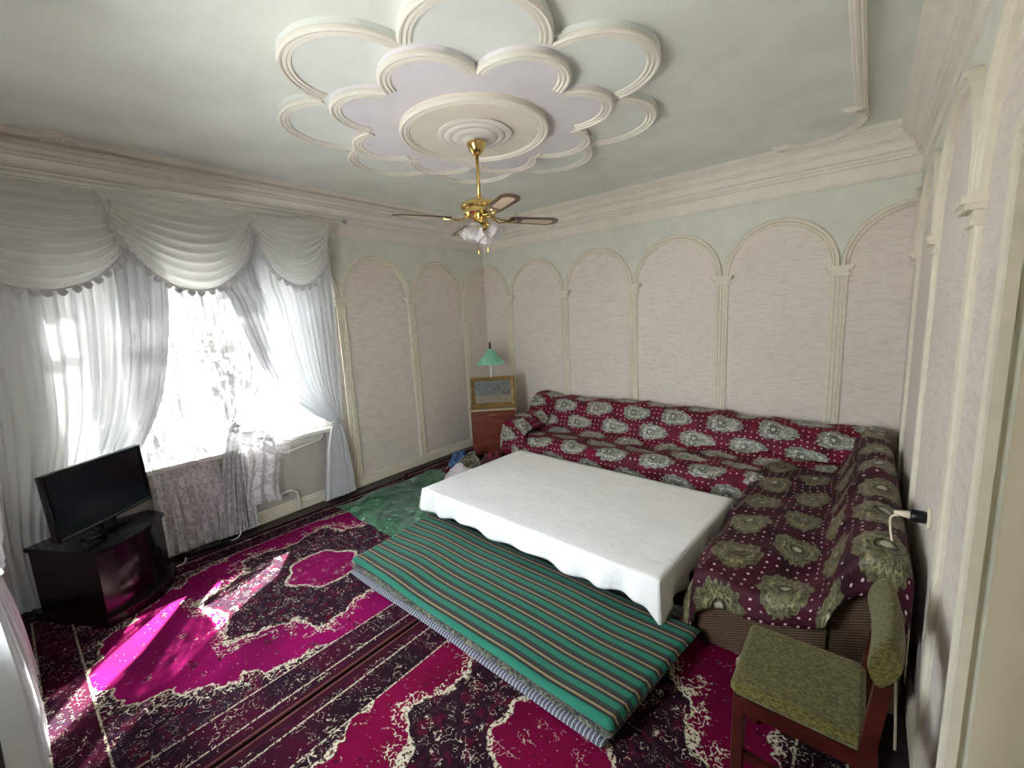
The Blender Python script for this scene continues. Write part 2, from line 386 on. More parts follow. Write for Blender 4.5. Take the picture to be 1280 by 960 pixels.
# ------------------------------------------------------------------ mesh builder
class MB:
    def __init__(s): s.v = []; s.f = []; s.uv = {}
    def add(s, vs, fs, uvs=None):
        o = len(s.v); s.v += [tuple(q) for q in vs]; s.f += [tuple(i+o for i in q) for q in fs]
        if uvs:
            for i, q in enumerate(uvs): s.uv[o+i] = q
        return s
    def box(s, a, b, bev=0, rot=0, at=None):
        x0, y0, z0 = a; x1, y1, z1 = b
        if bev <= 0:
            vs = [(x0, y0, z0), (x1, y0, z0), (x1, y1, z0), (x0, y1, z0), (x0, y0, z1), (x1, y0, z1), (x1, y1, z1), (x0, y1, z1)]
            fs = [(0, 3, 2, 1), (4, 5, 6, 7), (0, 1, 5, 4), (1, 2, 6, 5), (2, 3, 7, 6), (3, 0, 4, 7)]
        else:
            c = bev; vs = []; fs = []
            def ring(i, z):
                return [(x0+i, y0+c, z), (x0+c, y0+i, z), (x1-c, y0+i, z), (x1-i, y0+c, z), (x1-i, y1-c, z), (x1-c, y1-i, z), (x0+c, y1-i, z), (x0+i, y1-c, z)]
            h = c*.45
            for i, z in ((c, z0), (0, z0+c), (0, z1-c), (h*.6, z1-h*.6), (c, z1)): vs += ring(min(i, c*.999), z)
            n = 5
            for k in range(n-1):
                for j in range(8): fs.append((k*8+j, k*8+(j+1) % 8, (k+1)*8+(j+1) % 8, (k+1)*8+j))
            fs += [tuple(range(7, -1, -1)), tuple(range((n-1)*8, n*8))]
        if at: 
            ca, sa = cos(rot), sin(rot)
            vs = [(at[0]+x*ca-y*sa, at[1]+x*sa+y*ca, at[2]+z) for x, y, z in vs]
        return s.add(vs, fs)
    def prism(s, pts, z0, z1, f=None):
        n = len(pts); vs = [(x, y, z0) for x, y in pts]+[(x, y, z1) for x, y in pts]
        if f: vs = [f(*q) for q in vs]
        return s.add(vs, [tuple(range(n-1, -1, -1)), tuple(range(n, 2*n))]+[(i, (i+1) % n, n+(i+1) % n, n+i) for i in range(n)])
    def lathe(s, prof, c=(0, 0, 0), n=24, wav=None, cap=True):
        vs = []; fs = []
        for k, (r, z) in enumerate(prof):
            for j in range(n):
                a = 2*pi*j/n; rr = r*(1+(wav(a, k) if wav else 0)); vs.append((c[0]+rr*cos(a), c[1]+rr*sin(a), c[2]+z))
        for k in range(len(prof)-1):
            for j in range(n): fs.append((k*n+j, k*n+(j+1) % n, (k+1)*n+(j+1) % n, (k+1)*n+j))
        if cap:
            if prof[0][0] > 1e-4: fs.append(tuple(range(n-1, -1, -1)))
            if prof[-1][0] > 1e-4: fs.append(tuple(range((len(prof)-1)*n, len(prof)*n)))
        return s.add(vs, fs)
    def tube(s, pts, r, n=8, cap=True):
        pts = [Vector(p) for p in pts]; vs = []; fs = []; up = Vector((0, 0, 1)); prev = None
        for i, p in enumerate(pts):
            t = (pts[min(i+1, len(pts)-1)]-pts[max(i-1, 0)]).normalized()
            if prev is None:
                a = t.cross(up if abs(t.z) < .9 else Vector((1, 0, 0))).normalized()
            else: a = (prev-t*prev.dot(t)).normalized()
            prev = a; b = t.cross(a); rr = r[i] if isinstance(r, (list, tuple)) else r
            for j in range(n): vs.append(p+a*rr*cos(2*pi*j/n)+b*rr*sin(2*pi*j/n))
        for i in range(len(pts)-1):
            for j in range(n): fs.append((i*n+j, i*n+(j+1) % n, (i+1)*n+(j+1) % n, (i+1)*n+j))
        if cap: fs += [tuple(range(n-1, -1, -1)), tuple(range((len(pts)-1)*n, len(pts)*n))]
        return s.add(vs, fs)
    def grid(s, f, nu, nv, uvf=None, wrap=False):
        vs = []; uvs = []
        for j in range(nv+1):
            for i in range(nu+1):
                u, v = i/nu, j/nv; vs.append(f(u, v)); uvs.append(uvf(u, v) if uvf else (u, v))
        fs = [(j*(nu+1)+i, j*(nu+1)+i+1, (j+1)*(nu+1)+i+1, (j+1)*(nu+1)+i) for j in range(nv) for i in range(nu)]
        return s.add(vs, fs, uvs)
    def strip(s, path, prof, f, closed=False, pclosed=True):
        """sweep a closed profile (o, h) along a 2-D path with mitred offsets; f(x, y, h) gives the world point"""
        n = len(path); vs = []; fs = []; m_ = len(prof)
        for i in range(n):
            p = path[i]; a = path[i-1] if (closed or i > 0) else None; b = path[(i+1) % n] if (closed or i < n-1) else None
            def nrm(q, r):
                d = (r[0]-q[0], r[1]-q[1]); l = hypot(*d) or 1; return (-d[1]/l, d[0]/l)
            n1 = nrm(a, p) if a else nrm(p, b); n2 = nrm(p, b) if b else n1
            k = 1+n1[0]*n2[0]+n1[1]*n2[1]; k = max(k, .35); nx, ny = (n1[0]+n2[0])/k, (n1[1]+n2[1])/k
            for o, h in prof: vs.append(f(p[0]+nx*o, p[1]+ny*o, h))
        for i in range(n if closed else n-1):
            j = (i+1) % n
            for k in range(m_ if pclosed else m_-1): fs.append((i*m_+k, i*m_+(k+1) % m_, j*m_+(k+1) % m_, j*m_+k))
        if not closed and pclosed: fs += [tuple(range(m_)), tuple(range((n-1)*m_+m_-1, (n-1)*m_-1, -1))]
        return s.add(vs, fs)
    def xf(s, f): s.v = [tuple(f(*q)) for q in s.v]; return s
    def build(s, name, mat, parent=None, smooth=False, thick=0, auto=None, subd=0):
        me = bpy.data.meshes.new(name); me.from_pydata(s.v, [], s.f); me.update()
        import bmesh
        bm = bmesh.new(); bm.from_mesh(me)
        if not s.uv: bmesh.ops.recalc_face_normals(bm, faces=bm.faces)
        if s.uv:
            l = bm.loops.layers.uv.new('UVMap')
            for f in bm.faces:
                for lp in f.loops: lp[l].uv = s.uv.get(lp.vert.index, (0, 0))
        bm.to_mesh(me); bm.free()
        me.materials.append(M[mat])
        o = bpy.data.objects.new(name, me); COL.objects.link(o)
        if parent: o.parent = parent; o.matrix_parent_inverse = parent.matrix_basis.inverted() if parent.type == 'EMPTY' and False else Matrix()
        if smooth or auto:
            for p in me.polygons: p.use_smooth = True
            if auto: me.set_sharp_from_angle(angle=radians(auto))
        if thick:
            md = o.modifiers.new('thickness', 'SOLIDIFY'); md.thickness = thick; md.offset = 0
        if subd:
            md = o.modifiers.new('smooth', 'SUBSURF'); md.levels = subd; md.render_levels = subd
        return o

def tag(o, label=None, cat=None, group=None, kind=None):
    if label: o['label'] = label
    if cat: o['category'] = cat
    if group: o['group'] = group
    if kind: o['kind'] = kind
    return o
def empty(name, loc, label, cat, group=None, rz=0):
    o = bpy.data.objects.new(name, None); COL.objects.link(o); o.location = loc; o.rotation_euler = (0, 0, rz)
    return tag(o, label, cat, group)
def struct(o): o['kind'] = 'structure'; return o
def shared(o, parent, loc=None, rot=None, name=None):
    c = o.copy(); COL.objects.link(c); c.parent = parent
    if loc is not None: c.location = loc
    if rot is not None: c.rotation_euler = rot
    return c
def fbm(x, y, z=0, sc=1, oc=3):
    a = 0; w_ = 1
    for i in range(oc): a += w_*mn.noise(Vector((x*sc+i*7.1, y*sc, z*sc))); sc *= 2; w_ *= .5
    return a
def lerp(a, b, t): return a+(b-a)*t
def interp(tab, t):
    """smooth table lookup: rows (key, v1, v2 ...) sorted by key"""
    if t <= tab[0][0]: return tab[0][1:]
    for a, b in zip(tab, tab[1:]):
        if t <= b[0]:
            k = (t-a[0])/(b[0]-a[0]); return [lerp(p, q, k) for p, q in zip(a[1:], b[1:])]
    return tab[-1][1:]
def smooth_poly(pts, n):
    """Catmull-Rom through the points, n samples in all, evenly by key"""
    out = []
    for i in range(n+1):
        t = i/n*(len(pts)-1); k = min(int(t), len(pts)-2); t -= k
        P = [pts[max(k-1, 0)], pts[k], pts[k+1], pts[min(k+2, len(pts)-1)]]
        out.append(tuple(.5*(2*b+(c-a)*t+(2*a-5*b+4*c-d)*t*t+(3*b-a-3*c+d)*t**3) for a, b, c, d in zip(*P)))
    return out

# ------------------------------------------------------------------ room shell
ZC, ZS = 3.095, 3.06          # ceiling plane, lowered middle
floor = struct(MB().box((-.2, -RD-.2, -.1), (RW+.2, .2, 0)).build('floor', 'dark_wood'))
ceiling = struct(MB().box((-.2, -RD-.2, ZC), (RW+.2, .2, ZC+.1)).build('ceiling', 'ceiling_paint'))
wall_back = struct(MB().box((-.2, 0, 0), (RW+.2, .2, ZC+.1)).build('wall_back', 'green_paint'))
DY0, DY1, DZ = -4.15, -3.16, 2.12     # door opening in the right wall
wr = MB()
wr.box((RW, DY1, 0), (RW+.2, 0, ZC)); wr.box((RW, -RD, 0), (RW+.2, DY0, ZC)); wr.box((RW, DY0, DZ), (RW+.2, DY1, ZC))
wall_right = struct(wr.build('wall_right', 'green_paint'))
wn = MB(); wn.box((-.2, -RD-.2, 0), (NX0, -RD, ZC)); wn.box((NX1, -RD-.2, 0), (RW+.2, -RD, ZC)); wn.box((NX0, -RD-.2, 0), (NX1, -RD, NZ0)); wn.box((NX0, -RD-.2, NZ1), (NX1, -RD, ZC))
wall_near = struct(wn.build('wall_front', 'green_paint'))
wl = MB()
wl.box((-.25, WY1, 0), (0, 0, ZC)); wl.box((-.25, -RD, 0), (0, WY0, ZC)); wl.box((-.25, WY0, 0), (0, WY1, WZ0)); wl.box((-.25, WY0, WZ1), (0, WY1, ZC))
wall_left = struct(wl.build('wall_left', 'green_paint'))

# wall frames: s along the wall from its far corner, d out of the wall
def fb(s, z, d): return (s, -d, z)
def fl_(s, z, d): return (d, -s, z)
def fr_(s, z, d): return (RW-d, -s, z)

# pilasters, capitals, arches and wallpaper fields
def pil_prof(wd, dp):
    h = wd/2
    return [(-h, 0), (-h, dp*.7), (-h*.80, dp), (-h*.52, dp), (-h*.46, dp*.6), (-h*.34, dp*.6), (-h*.28, dp), (-h*.02, dp), (h*.06, dp*.55), (h*.2, dp*.55), (h*.28, dp*1.05), (h*.52, dp*1.05), (h*.58, dp*.6), (h*.7, dp*.6), (h*.76, dp), (h*.92, dp), (h, dp*.6), (h, 0)]
def pilaster(f, wall, s, wd, dp, z0=.11, z1=2.035):
    mb = MB(); pr = pil_prof(wd, dp); n = len(pr)
    mb.add([f(s+a, z0, d) for a, d in pr]+[f(s+a, z1, d) for a, d in pr], [tuple(range(n)), tuple(range(2*n-1, n-1, -1))]+[(i, (i+1) % n, n+(i+1) % n, n+i) for i in range(n)])
    mb.build('pilaster', 'cream_plaster', wall)
    cb = MB()
    for za, zb, e, d in ((2.000, 2.022, .016, .012), (2.022, 2.045, .008, .006), (2.045, 2.062, .030, .028), (2.062, 2.085, .040, .038)):
        h = wd/2+e
        pr2 = [(-h, 0), (-h, dp+d-.006), (-h+.006, dp+d), (h-.006, dp+d), (h, dp+d-.006), (h, 0)]; n = 6
        cb.add([f(s+a, za, q) for a, q in pr2]+[f(s+a, zb, q) for a, q in pr2], [tuple(range(n)), tuple(range(2*n-1, n-1, -1))]+[(i, (i+1) % n, n+(i+1) % n, n+i) for i in range(n)])
    cb.build('capital', 'cream_plaster', wall)
def arch(f, wall, c, r, dp, a0=0, a1=pi, z0=2.085, bw=.058):
    mb = MB(); vs = []; fs = []; N = 28
    pr = [(r-bw, 0), (r-bw, dp*.6), (r-bw+.008, dp*.85), (r-bw+.02, dp*.85), (r-bw+.026, dp*.6), (r-.024, dp), (r-.008, dp), (r, dp*.6), (r, 0)]; n = len(pr)
    for k in range(N+1):
        a = a0+(a1-a0)*k/N
        for q, d in pr: vs.append(f(c+q*cos(a), z0+q*sin(a), d))
    for k in range(N):
        for j in range(n): fs.append((k*n+j, k*n+(j+1) % n, (k+1)*n+(j+1) % n, (k+1)*n+j))
    fs += [tuple(range(n)), tuple(range((N+1)*n-1, N*n-1, -1))]
    mb.add(vs, fs).build('arch_moulding', 'cream_plaster', wall, auto=40)
def paper(f, wall, s0, s1, c, r, a0=0, a1=pi, z0=.10):
    """wallpaper field: from the skirting up to the arch"""
    N = 26; pts = [(s1, z0), (s1, 2.085)]
    pts += [(c+r*cos(a0+(a1-a0)*k/N), 2.085+r*sin(a0+(a1-a0)*k/N)) for k in range(N+1)]+[(s0, 2.085), (s0, z0)]
    out = []
    for p in pts:
        if not out or hypot(p[0]-out[-1][0], p[1]-out[-1][1]) > 1e-4: out.append(p)
    n = len(out)
    MB().add([f(a, b, 0) for a, b in out]+[f(a, b, .004) for a, b in out], [tuple(range(n)), tuple(range(2*n-1, n-1, -1))]+[(i, (i+1) % n, n+(i+1) % n, n+i) for i in range(n)]).build('wallpaper_panel', 'wallpaper', wall)
CB = [.460, 1.350, 2.252, 3.172, 4.086]
CL = [.425, 1.325, 2.237]
CR = [.560, 1.590, 2.650]
for s in CB: pilaster(fb, wall_back, s, .115, .020)
for s in CL: pilaster(fl_, wall_left, s, .105, .018)
for s in CR: pilaster(fr_, wall_right, s, .085, .022)
for a, b in zip(CB, CB[1:]):
    c, r = (a+b)/2, (b-a)/2; arch(fb, wall_back, c, r-.002, .028); paper(fb, wall_back, a, b, c, r-.03)
for a, b in zip(CL, CL[1:]):
    c, r = (a+b)/2, (b-a)/2; arch(fl_, wall_left, c, r-.002, .028); paper(fl_, wall_left, a, b, c, r-.03)
for a, b in zip(CR, CR[1:]):
    c, r = (a+b)/2, (b-a)/2; arch(fr_, wall_right, c, r-.002, .038); paper(fr_, wall_right, a, b, c, r-.03)
# the half arches that turn the corners
arch(fb, wall_back, 0.0, .458, .028, 0, pi/2); paper(fb, wall_back, 0, .46, 0, .43, 0, pi/2)
arch(fl_, wall_left, 0.0, .458*.93, .028, 0, pi/2); paper(fl_, wall_left, 0, .425, 0, .40, 0, pi/2)
arch(fb, wall_back, RW, .455, .028, pi/2, pi); paper(fb, wall_back, 4.086, RW, RW, .43, pi/2, pi)
arch(fr_, wall_right, 0.0, .52, .038, 0, pi/2); paper(fr_, wall_right, 0, .56, 0, .43, 0, pi/2)
arch(fl_, wall_left, 2.69, .45, .028, pi-1.15, pi)
arch(fr_, wall_right, 3.16, .51, .038, 0.05, pi); paper(fr_, wall_right, 2.65, 3.16, 3.16, .48, pi/2, pi)
MB().box((.001, -2.55, .10), (.004, -2.237, 2.05)).build('wallpaper_panel', 'wallpaper', wall_left)
MB().box((.001, -4.95, .10), (.006, -2.56, .66)).build('apron_panel', 'apron', wall_left)

# skirting boards
def skirt(name, f, s0, s1):
    pr = [(0, 0), (.022, 0), (.022, .075), (.015, .088), (.018, .098), (.008, .112), (0, .112)]; n = len(pr)
    struct(MB().add([f(s0, z, d) for d, z in pr]+[f(s1, z, d) for d, z in pr], [tuple(range(n)), tuple(range(2*n-1, n-1, -1))]+[(i, (i+1) % n, n+(i+1) % n, n+i) for i in range(n)]).build(name, 'cream_plaster'))
skirt('baseboard_left', fl_, 0, RD); skirt('baseboard_back', fb, 0, RW); skirt('baseboard_right', fr_, 0, 3.10)

# cornice: one mitred run per wall, frieze and picture rail below it
prof = [(0, 2.715), (.016, 2.718), (.016, 2.732), (.006, 2.737), (.006, 2.838), (.026, 2.842), (.026, 2.862), (.040, 2.866), (.044, 2.884), (.058, 2.890), (.052, 2.897), (.055, 2.915), (.066, 2.935), (.082, 2.950), (.098, 2.955), (.098, 2.968), (.110, 2.972), (.112, 2.992), (.128, 3.005), (.138, 3.010), (.138, 3.028), (.150, 3.034), (.150, 3.050), (.142, 3.060), (.142, ZC), (0, ZC)]
def cornice(name, a, b, inn, e0, e1, mat='white_plaster'):
    n = len(prof); A = Vector(a); B = Vector(b); t = (B-A).normalized(); inn = Vector(inn)
    vs = [tuple((A+inn*d+t*d*e0))[:2]+(z,) for d, z in prof]+[tuple((B+inn*d-t*d*e1))[:2]+(z,) for d, z in prof]
    struct(MB().add(vs, [tuple(range(n)), tuple(range(2*n-1, n-1, -1))]+[(i, (i+1) % n, n+(i+1) % n, n+i) for i in range(n)]).build(name, mat))
cornice('trim_1', (0, 0, 0), (RW, 0, 0), (0, -1, 0), 1, 1)
cornice('trim_2', (0, -RD, 0), (0, 0, 0), (1, 0, 0), 1, 1, 'pink_plaster')
cornice('trim_3', (RW, -RD, 0), (RW, 0, 0), (-1, 0, 0), 1, 1)
cornice('trim_4', (0, -RD, 0), (RW, -RD, 0), (0, 1, 0), 1, 1)

# lowered middle of the ceiling with shaped corners and a moulded edge
SX0, SX1, SY0, SY1 = .25, 4.20, -4.72, -.17
def corner():
    c = [(0, .55), (.08, .55), (.08, .53), (.0, .44)]
    c += [(.36-.37*cos(k*pi/2/10), .36-.37*sin(k*pi/2/10)) for k in range(11)]
    return c+[(.44, 0), (.53, .08), (.55, .08), (.55, 0)]
co = corner()
out = [(SX1-x, SY1-y) for x, y in co]+[(SX0+y, SY1-x) for x, y in co]+[(SX0+x, SY0+y) for x, y in co]+[(SX1-y, SY0+x) for x, y in co]
MB().prism(out, ZS, ZC+.01).build('lowered_panel', 'ceiling_paint', ceiling)
MB().strip(out, [(-.002, ZS+.006), (-.006, ZS-.016), (.008, ZS-.022), (.016, ZS-.014), (.022, ZS-.020), (.034, ZS-.020), (.040, ZS-.010), (.052, ZS-.010), (.058, ZS), (.058, ZS+.006)], lambda x, y, h: (x, y, h), closed=True).build('border_moulding', 'white_plaster', ceiling, auto=30)

# ------------------------------------------------------------------ ceiling rosette
ros = empty('ceiling_rosette', (2.27, -2.45, ZS), 'plaster flower rosette in relief on the ceiling above the fan', 'ceiling rosette')
def petal(ac, pr, half, z0, z1, mat, rot):
    """wedge of one petal: two radial edges and the round outer edge, then its moulding"""
    b0 = atan2(pr_s, pr_c)
    arc = [(ac+pr*cos(b0*(2*k/26-1)), pr*sin(b0*(2*k/26-1))) for k in range(27)]
    R_ = lambda x, y, z: (x*cos(rot)-y*sin(rot), x*sin(rot)+y*cos(rot), z)
    p = MB().prism([(0, 0)]+arc, z1, z0, R_).build('petal', mat, ros)
    MB().strip(arc, [(0, z1+.010), (-.004, z1+.002), (-.003, z1-.008), (.006, z1-.016), (.016, z1-.014), (.020, z1-.006), (.030, z1-.012), (.038, z1-.012), (.043, z1-.005), (.052, z1-.009), (.059, z1-.008), (.064, z1), (.064, z1+.004)], R_).build('petal_moulding', 'white_plaster', p, auto=35)
for rc, rt, z0, z1, mat, off in ((.905, 1.18, 0, -.036, 'blue_petal', 0), (.665, .865, -.036, -.066, 'lilac_petal', pi/8)):
    cc, ss = rc*cos(pi/8), rc*sin(pi/8)
    ac = (rt*rt-rc*rc)/(2*(rt-cc)); pr = rt-ac; pr_c, pr_s = cc-ac, ss
    for k in range(8): petal(ac, pr, pi/8, z0, z1, mat, off+k*pi/4)
circ = [(.47*cos(2*pi*k/64), .47*sin(2*pi*k/64)) for k in range(64)]
disc = MB().prism(circ, -.092, -.066).build('centre_disc', 'cream_disc', ros)
MB().strip(circ, [(0, -.082), (-.004, -.092), (-.003, -.100), (.006, -.108), (.016, -.106), (.020, -.098), (.030, -.104), (.040, -.104), (.045, -.097), (.054, -.101), (.060, -.092), (.060, -.086)], lambda x, y, z: (x, y, z), closed=True).build('disc_moulding', 'white_plaster', disc, auto=35)
MB().lathe([(.235, -.090), (.238, -.102), (.220, -.110), (.196, -.106), (.188, -.113), (.158, -.119), (.148, -.114), (.135, -.123), (.108, -.128), (.085, -.124), (.072, -.130), (.058, -.139), (.045, -.143), (.02, -.144), (0, -.144)], n=48).build('centre_boss', 'pink_plaster', ros, auto=40)

# ------------------------------------------------------------------ ceiling fan
fan = empty('ceiling_fan', (2.285, -2.46, 2.52), 'brass ceiling fan with four walnut blades hanging from the rosette', 'ceiling fan')
MB().lathe([(0, .398), (.030, .398), (.062, .388), (.062, .382), (.050, .35), (.030, .32), (.018, .315), (0, .315)], n=28).build('canopy', 'brass', fan, auto=40)
MB().lathe([(.0115, .32), (.0115, .045), (0, .04)], n=14).build('downrod', 'brass', fan, smooth=True)
MB().lathe([(0, .055), (.03, .055), (.036, .038), (.10, .030), (.125, .014), (.128, -.004), (.118, -.014), (.105, -.018), (.108, -.045), (.098, -.058), (.06, -.066), (0, -.066)], n=36).build('motor_housing', 'brass', fan, auto=40)
MB().lathe([(0, -.06), (.045, -.066), (.048, -.11), (.056, -.118), (.056, -.132), (.046, -.14), (.02, -.155), (0, -.158)], n=28).build('switch_housing', 'brass', fan, auto=40)
def blade():
    o = [(.20, -.032), (.205, -.045), (.24, -.052), (.51, -.062), (.555, -.042), (.57, -.015), (.57, .015), (.555, .042), (.51, .062), (.24, .052), (.205, .045), (.20, .032)]
    bl = MB().prism(o, -.003, .003)
    return bl
for k in range(4):
    a = radians(62+90*k)
    pit_ = -.14
    def T(x, y, z, a=a):
        y2, z2 = y*cos(pit_)-z*sin(pit_), y*sin(pit_)+z*cos(pit_)-.075
        return (x*cos(a)-y2*sin(a), x*sin(a)+y2*cos(a), z2)
    b = blade().xf(T).build('blade', 'walnut', fan)
    MB().prism([(.31, -.030), (.50, -.036), (.525, -.02), (.525, .02), (.50, .036), (.31, .030), (.295, .016), (.295, -.016)], -.0045, .0045, T).build('cane_insert', 'cane', b)
    ir = MB()
    for sgn in (-1, 1):
        ir.tube([T(.06, 0, .016), T(.10, sgn*.012, .004), T(.135, sgn*.028, -.012), T(.17, sgn*.018, -.012), T(.20, sgn*.004, -.008), T(.235, sgn*.028, -.007)], .0055, 6)
    ir.lathe([(0, -.003), (.026, -.003), (.026, .003), (0, .003)], n=14).v[-56:]
    ir2 = MB(); ir2.lathe([(0, -.010), (.024, -.010), (.026, -.004), (0, -.004)], (.235, 0, 0), n=14).xf(T)
    ir = MB(); 
    for sgn in (-1, 1):
        ir.tube([T(.06, 0, .016), T(.10, sgn*.012, .004), T(.135, sgn*.028, -.012), T(.17, sgn*.018, -.012), T(.20, sgn*.004, -.008), T(.235, sgn*.028, -.007)], .0055, 6)
    ir.add(ir2.v, ir2.f).build('blade_arm', 'brass', b, auto=50)
for k in range(4):
    a = radians(20+90*k)
    def T(x, y, z, a=a):
        tl = .85; x2, z2 = x*cos(tl)+z*sin(tl), -x*sin(tl)+z*cos(tl)
        x2, z2 = -x2+.055, z2-.125
        return (x2*cos(a)-y*sin(a), x2*sin(a)+y*cos(a), z2)
    wav = lambda t, k_: (.10*cos(6*t) if k_ >= 4 else .03*cos(6*t))
    g = MB().lathe([(.016, 0), (.030, -.012), (.040, -.030), (.043, -.048), (.040, -.062), (.052, -.082), (.064, -.088), (.060, -.086), (.037, -.060), (.039, -.045), (.026, -.012)], n=36, wav=wav, cap=False).xf(T).build('glass_shade', 'frosted', fan, smooth=True)
    MB().lathe([(0, .02), (.017, .018), (.020, -.004), (.017, -.008), (0, -.008)], n=16).xf(T).build('socket', 'brass', fan, auto=40)
for dx, dy, ln in ((.03, .02, .145), (.0, -.03, .165)):
    MB().tube([(dx, dy, -.15), (dx*1.1, dy*1.1, -.15-ln*.75)], .0015, 5).lathe([(0, 0), (.006, -.004), (.007, -.03), (.004, -.036), (0, -.036)], (dx*1.1, dy*1.1, -.15-ln*.72), n=10).build('pull_chain', 'brass', fan, auto=40)

# ------------------------------------------------------------------ window
win = struct(empty('window_1', (-.12, 0, 0), None, None))
def wbox(name, y0, y1, z0, z1, x0=-.035, x1=.035, mat='white_gloss', par=None, bev=.006):
    return MB().box((x0, y0, z0), (x1, y1, z1), bev).build(name, mat, par or win)
fw = .06
fr = MB()
fr.box((-.04, WY0, WZ0), (.04, WY0+fw, WZ1)); fr.box((-.04, WY1-fw, WZ0), (.04, WY1, WZ1))
fr.box((-.04, WY0+fw, WZ0), (.04, WY1-fw, WZ0+fw)); fr.box((-.04, WY0+fw, WZ1-fw), (.04, WY1-fw, WZ1)); fr.build('window_frame', 'white_gloss', win)
ms = [-3.98, -3.27]
for y in ms: wbox('mullion', y-.03, y+.03, WZ0+fw, WZ1-fw)
eds = [WY0+fw]+[v for y in ms for v in (y-.03, y+.03)]+[WY1-fw]
for i in range(3):
    y0, y1 = eds[2*i], eds[2*i+1]; za, zb = WZ0+fw, WZ1-fw
    sash = MB()
    e = .035
    sash.box((-.03, y0, za), (.03, y0+e, zb)); sash.box((-.03, y1-e, za), (.03, y1, zb)); sash.box((-.03, y0+e, za), (.03, y1-e, za+e)); sash.box((-.03, y0+e, zb-e), (.03, y1-e, zb)); sash.box((-.022, y0+e, 1.86), (.022, y1-e, 1.90))
    so = sash.build('sash', 'white_gloss', win)
    MB().box((-.003, y0+e, za+e), (.003, y1-e, 1.86)).build('pane', 'glass', so)
    MB().box((-.003, y0+e, 1.90), (.003, y1-e, zb-e)).build('pane', 'glass', so)
MB().box((.04, WY0-.08, WZ0-.055), (.215, WY1+.05, WZ0-.012), .008).build('window_sill', 'white_gloss', win)

added_win = struct(empty('added_window', (0, -RD-.12, 0), None, None))  # added out of view to let more daylight into the room
f2 = MB(); f2.box((NX0, -.04, NZ0), (NX0+.06, .04, NZ1)); f2.box((NX1-.06, -.04, NZ0), (NX1, .04, NZ1)); f2.box((NX0, -.04, NZ0), (NX1, .04, NZ0+.06)); f2.box((NX0, -.04, NZ1-.06), (NX1, .04, NZ1))
for x in (2.1,): f2.box((x-.03, -.04, NZ0+.06), (x+.03, .04, NZ1-.06))
f2.build('window_frame', 'white_gloss', added_win)
for a_, b_ in ((NX0+.06, 2.07), (2.13, NX1-.06)): MB().box((a_, -.003, NZ0+.06), (b_, .003, NZ1-.06)).build('pane', 'glass', added_win)
struct(MB().box((-30, -40, -.9), (-.3, 30, -.8)).box((-.3, -40, -.9), (30, -RD-.3, -.8)).build('exterior_ground', 'ext_ground'))
struct(MB().box((-13, -18, -.8), (-9, 8, 3.2)).build('exterior_yard_wall', 'ext_wall'))

# ------------------------------------------------------------------ door at the right edge
door = struct(empty('door_1', (RW, 0, 0), None, None))
fp = [(0, 0), (.022, 0), (.026, .012), (.020, .02), (.026, .03), (.020, .05), (.026, .06), (.018, .075), (.0, .078)]
dm = MB(); 
path = [(-DY1, 0), (-DY1, DZ), (-DY0, DZ), (-DY0, 0)]
dm.strip(path, [(b*1.15-.012, a) for a, b in fp], lambda s, z, d: (-d, -s, z)).build('door_casing', 'cream_plaster', door, auto=30)
MB().box((.02, DY0, .01), (.06, DY1, DZ-.005)).build('door_leaf', 'door_paint', door)
dh = MB().tube([(.02, DY0+.08, 1.02), (-.03, DY0+.08, 1.02), (-.035, DY0+.17, 1.02)], .009, 8).build('door_handle', 'steel', door, smooth=True)

# ------------------------------------------------------------------ floor coverings
def carpet(name, cx, cy, wx, wy, mat, label, z=.002, th=.012):
    e = empty(name, (cx, cy, 0), label, 'carpet')
    MB().box((-wx/2, -wy/2, z), (wx/2, wy/2, z+th), .004).build('pile', mat, e)
    for x in (-1, 1):
        MB().tube([(x*wx/2, -wy/2, z+th*.55), (x*wx/2, wy/2, z+th*.55)], th*.62, 8).build('binding', 'binding', e, auto=60)
    return e
carpet('carpet', 1.245, -3.30, 2.07, 3.02, 'carpet_a', 'magenta medallion carpet in front of the television stand and window')
carpet('carpet', 3.37, -3.40, 2.10, 3.04, 'carpet_b', 'dark red medallion carpet under the olive chair and striped quilt')
carpet('carpet', 1.20, -.92, 2.1, 1.66, 'carpet_c', 'dark patterned carpet along the wall beyond the green fur rug')
carpet('carpet', 3.36, -.98, 2.1, 1.76, 'carpet_c', 'dark patterned carpet beneath the corner sofa')

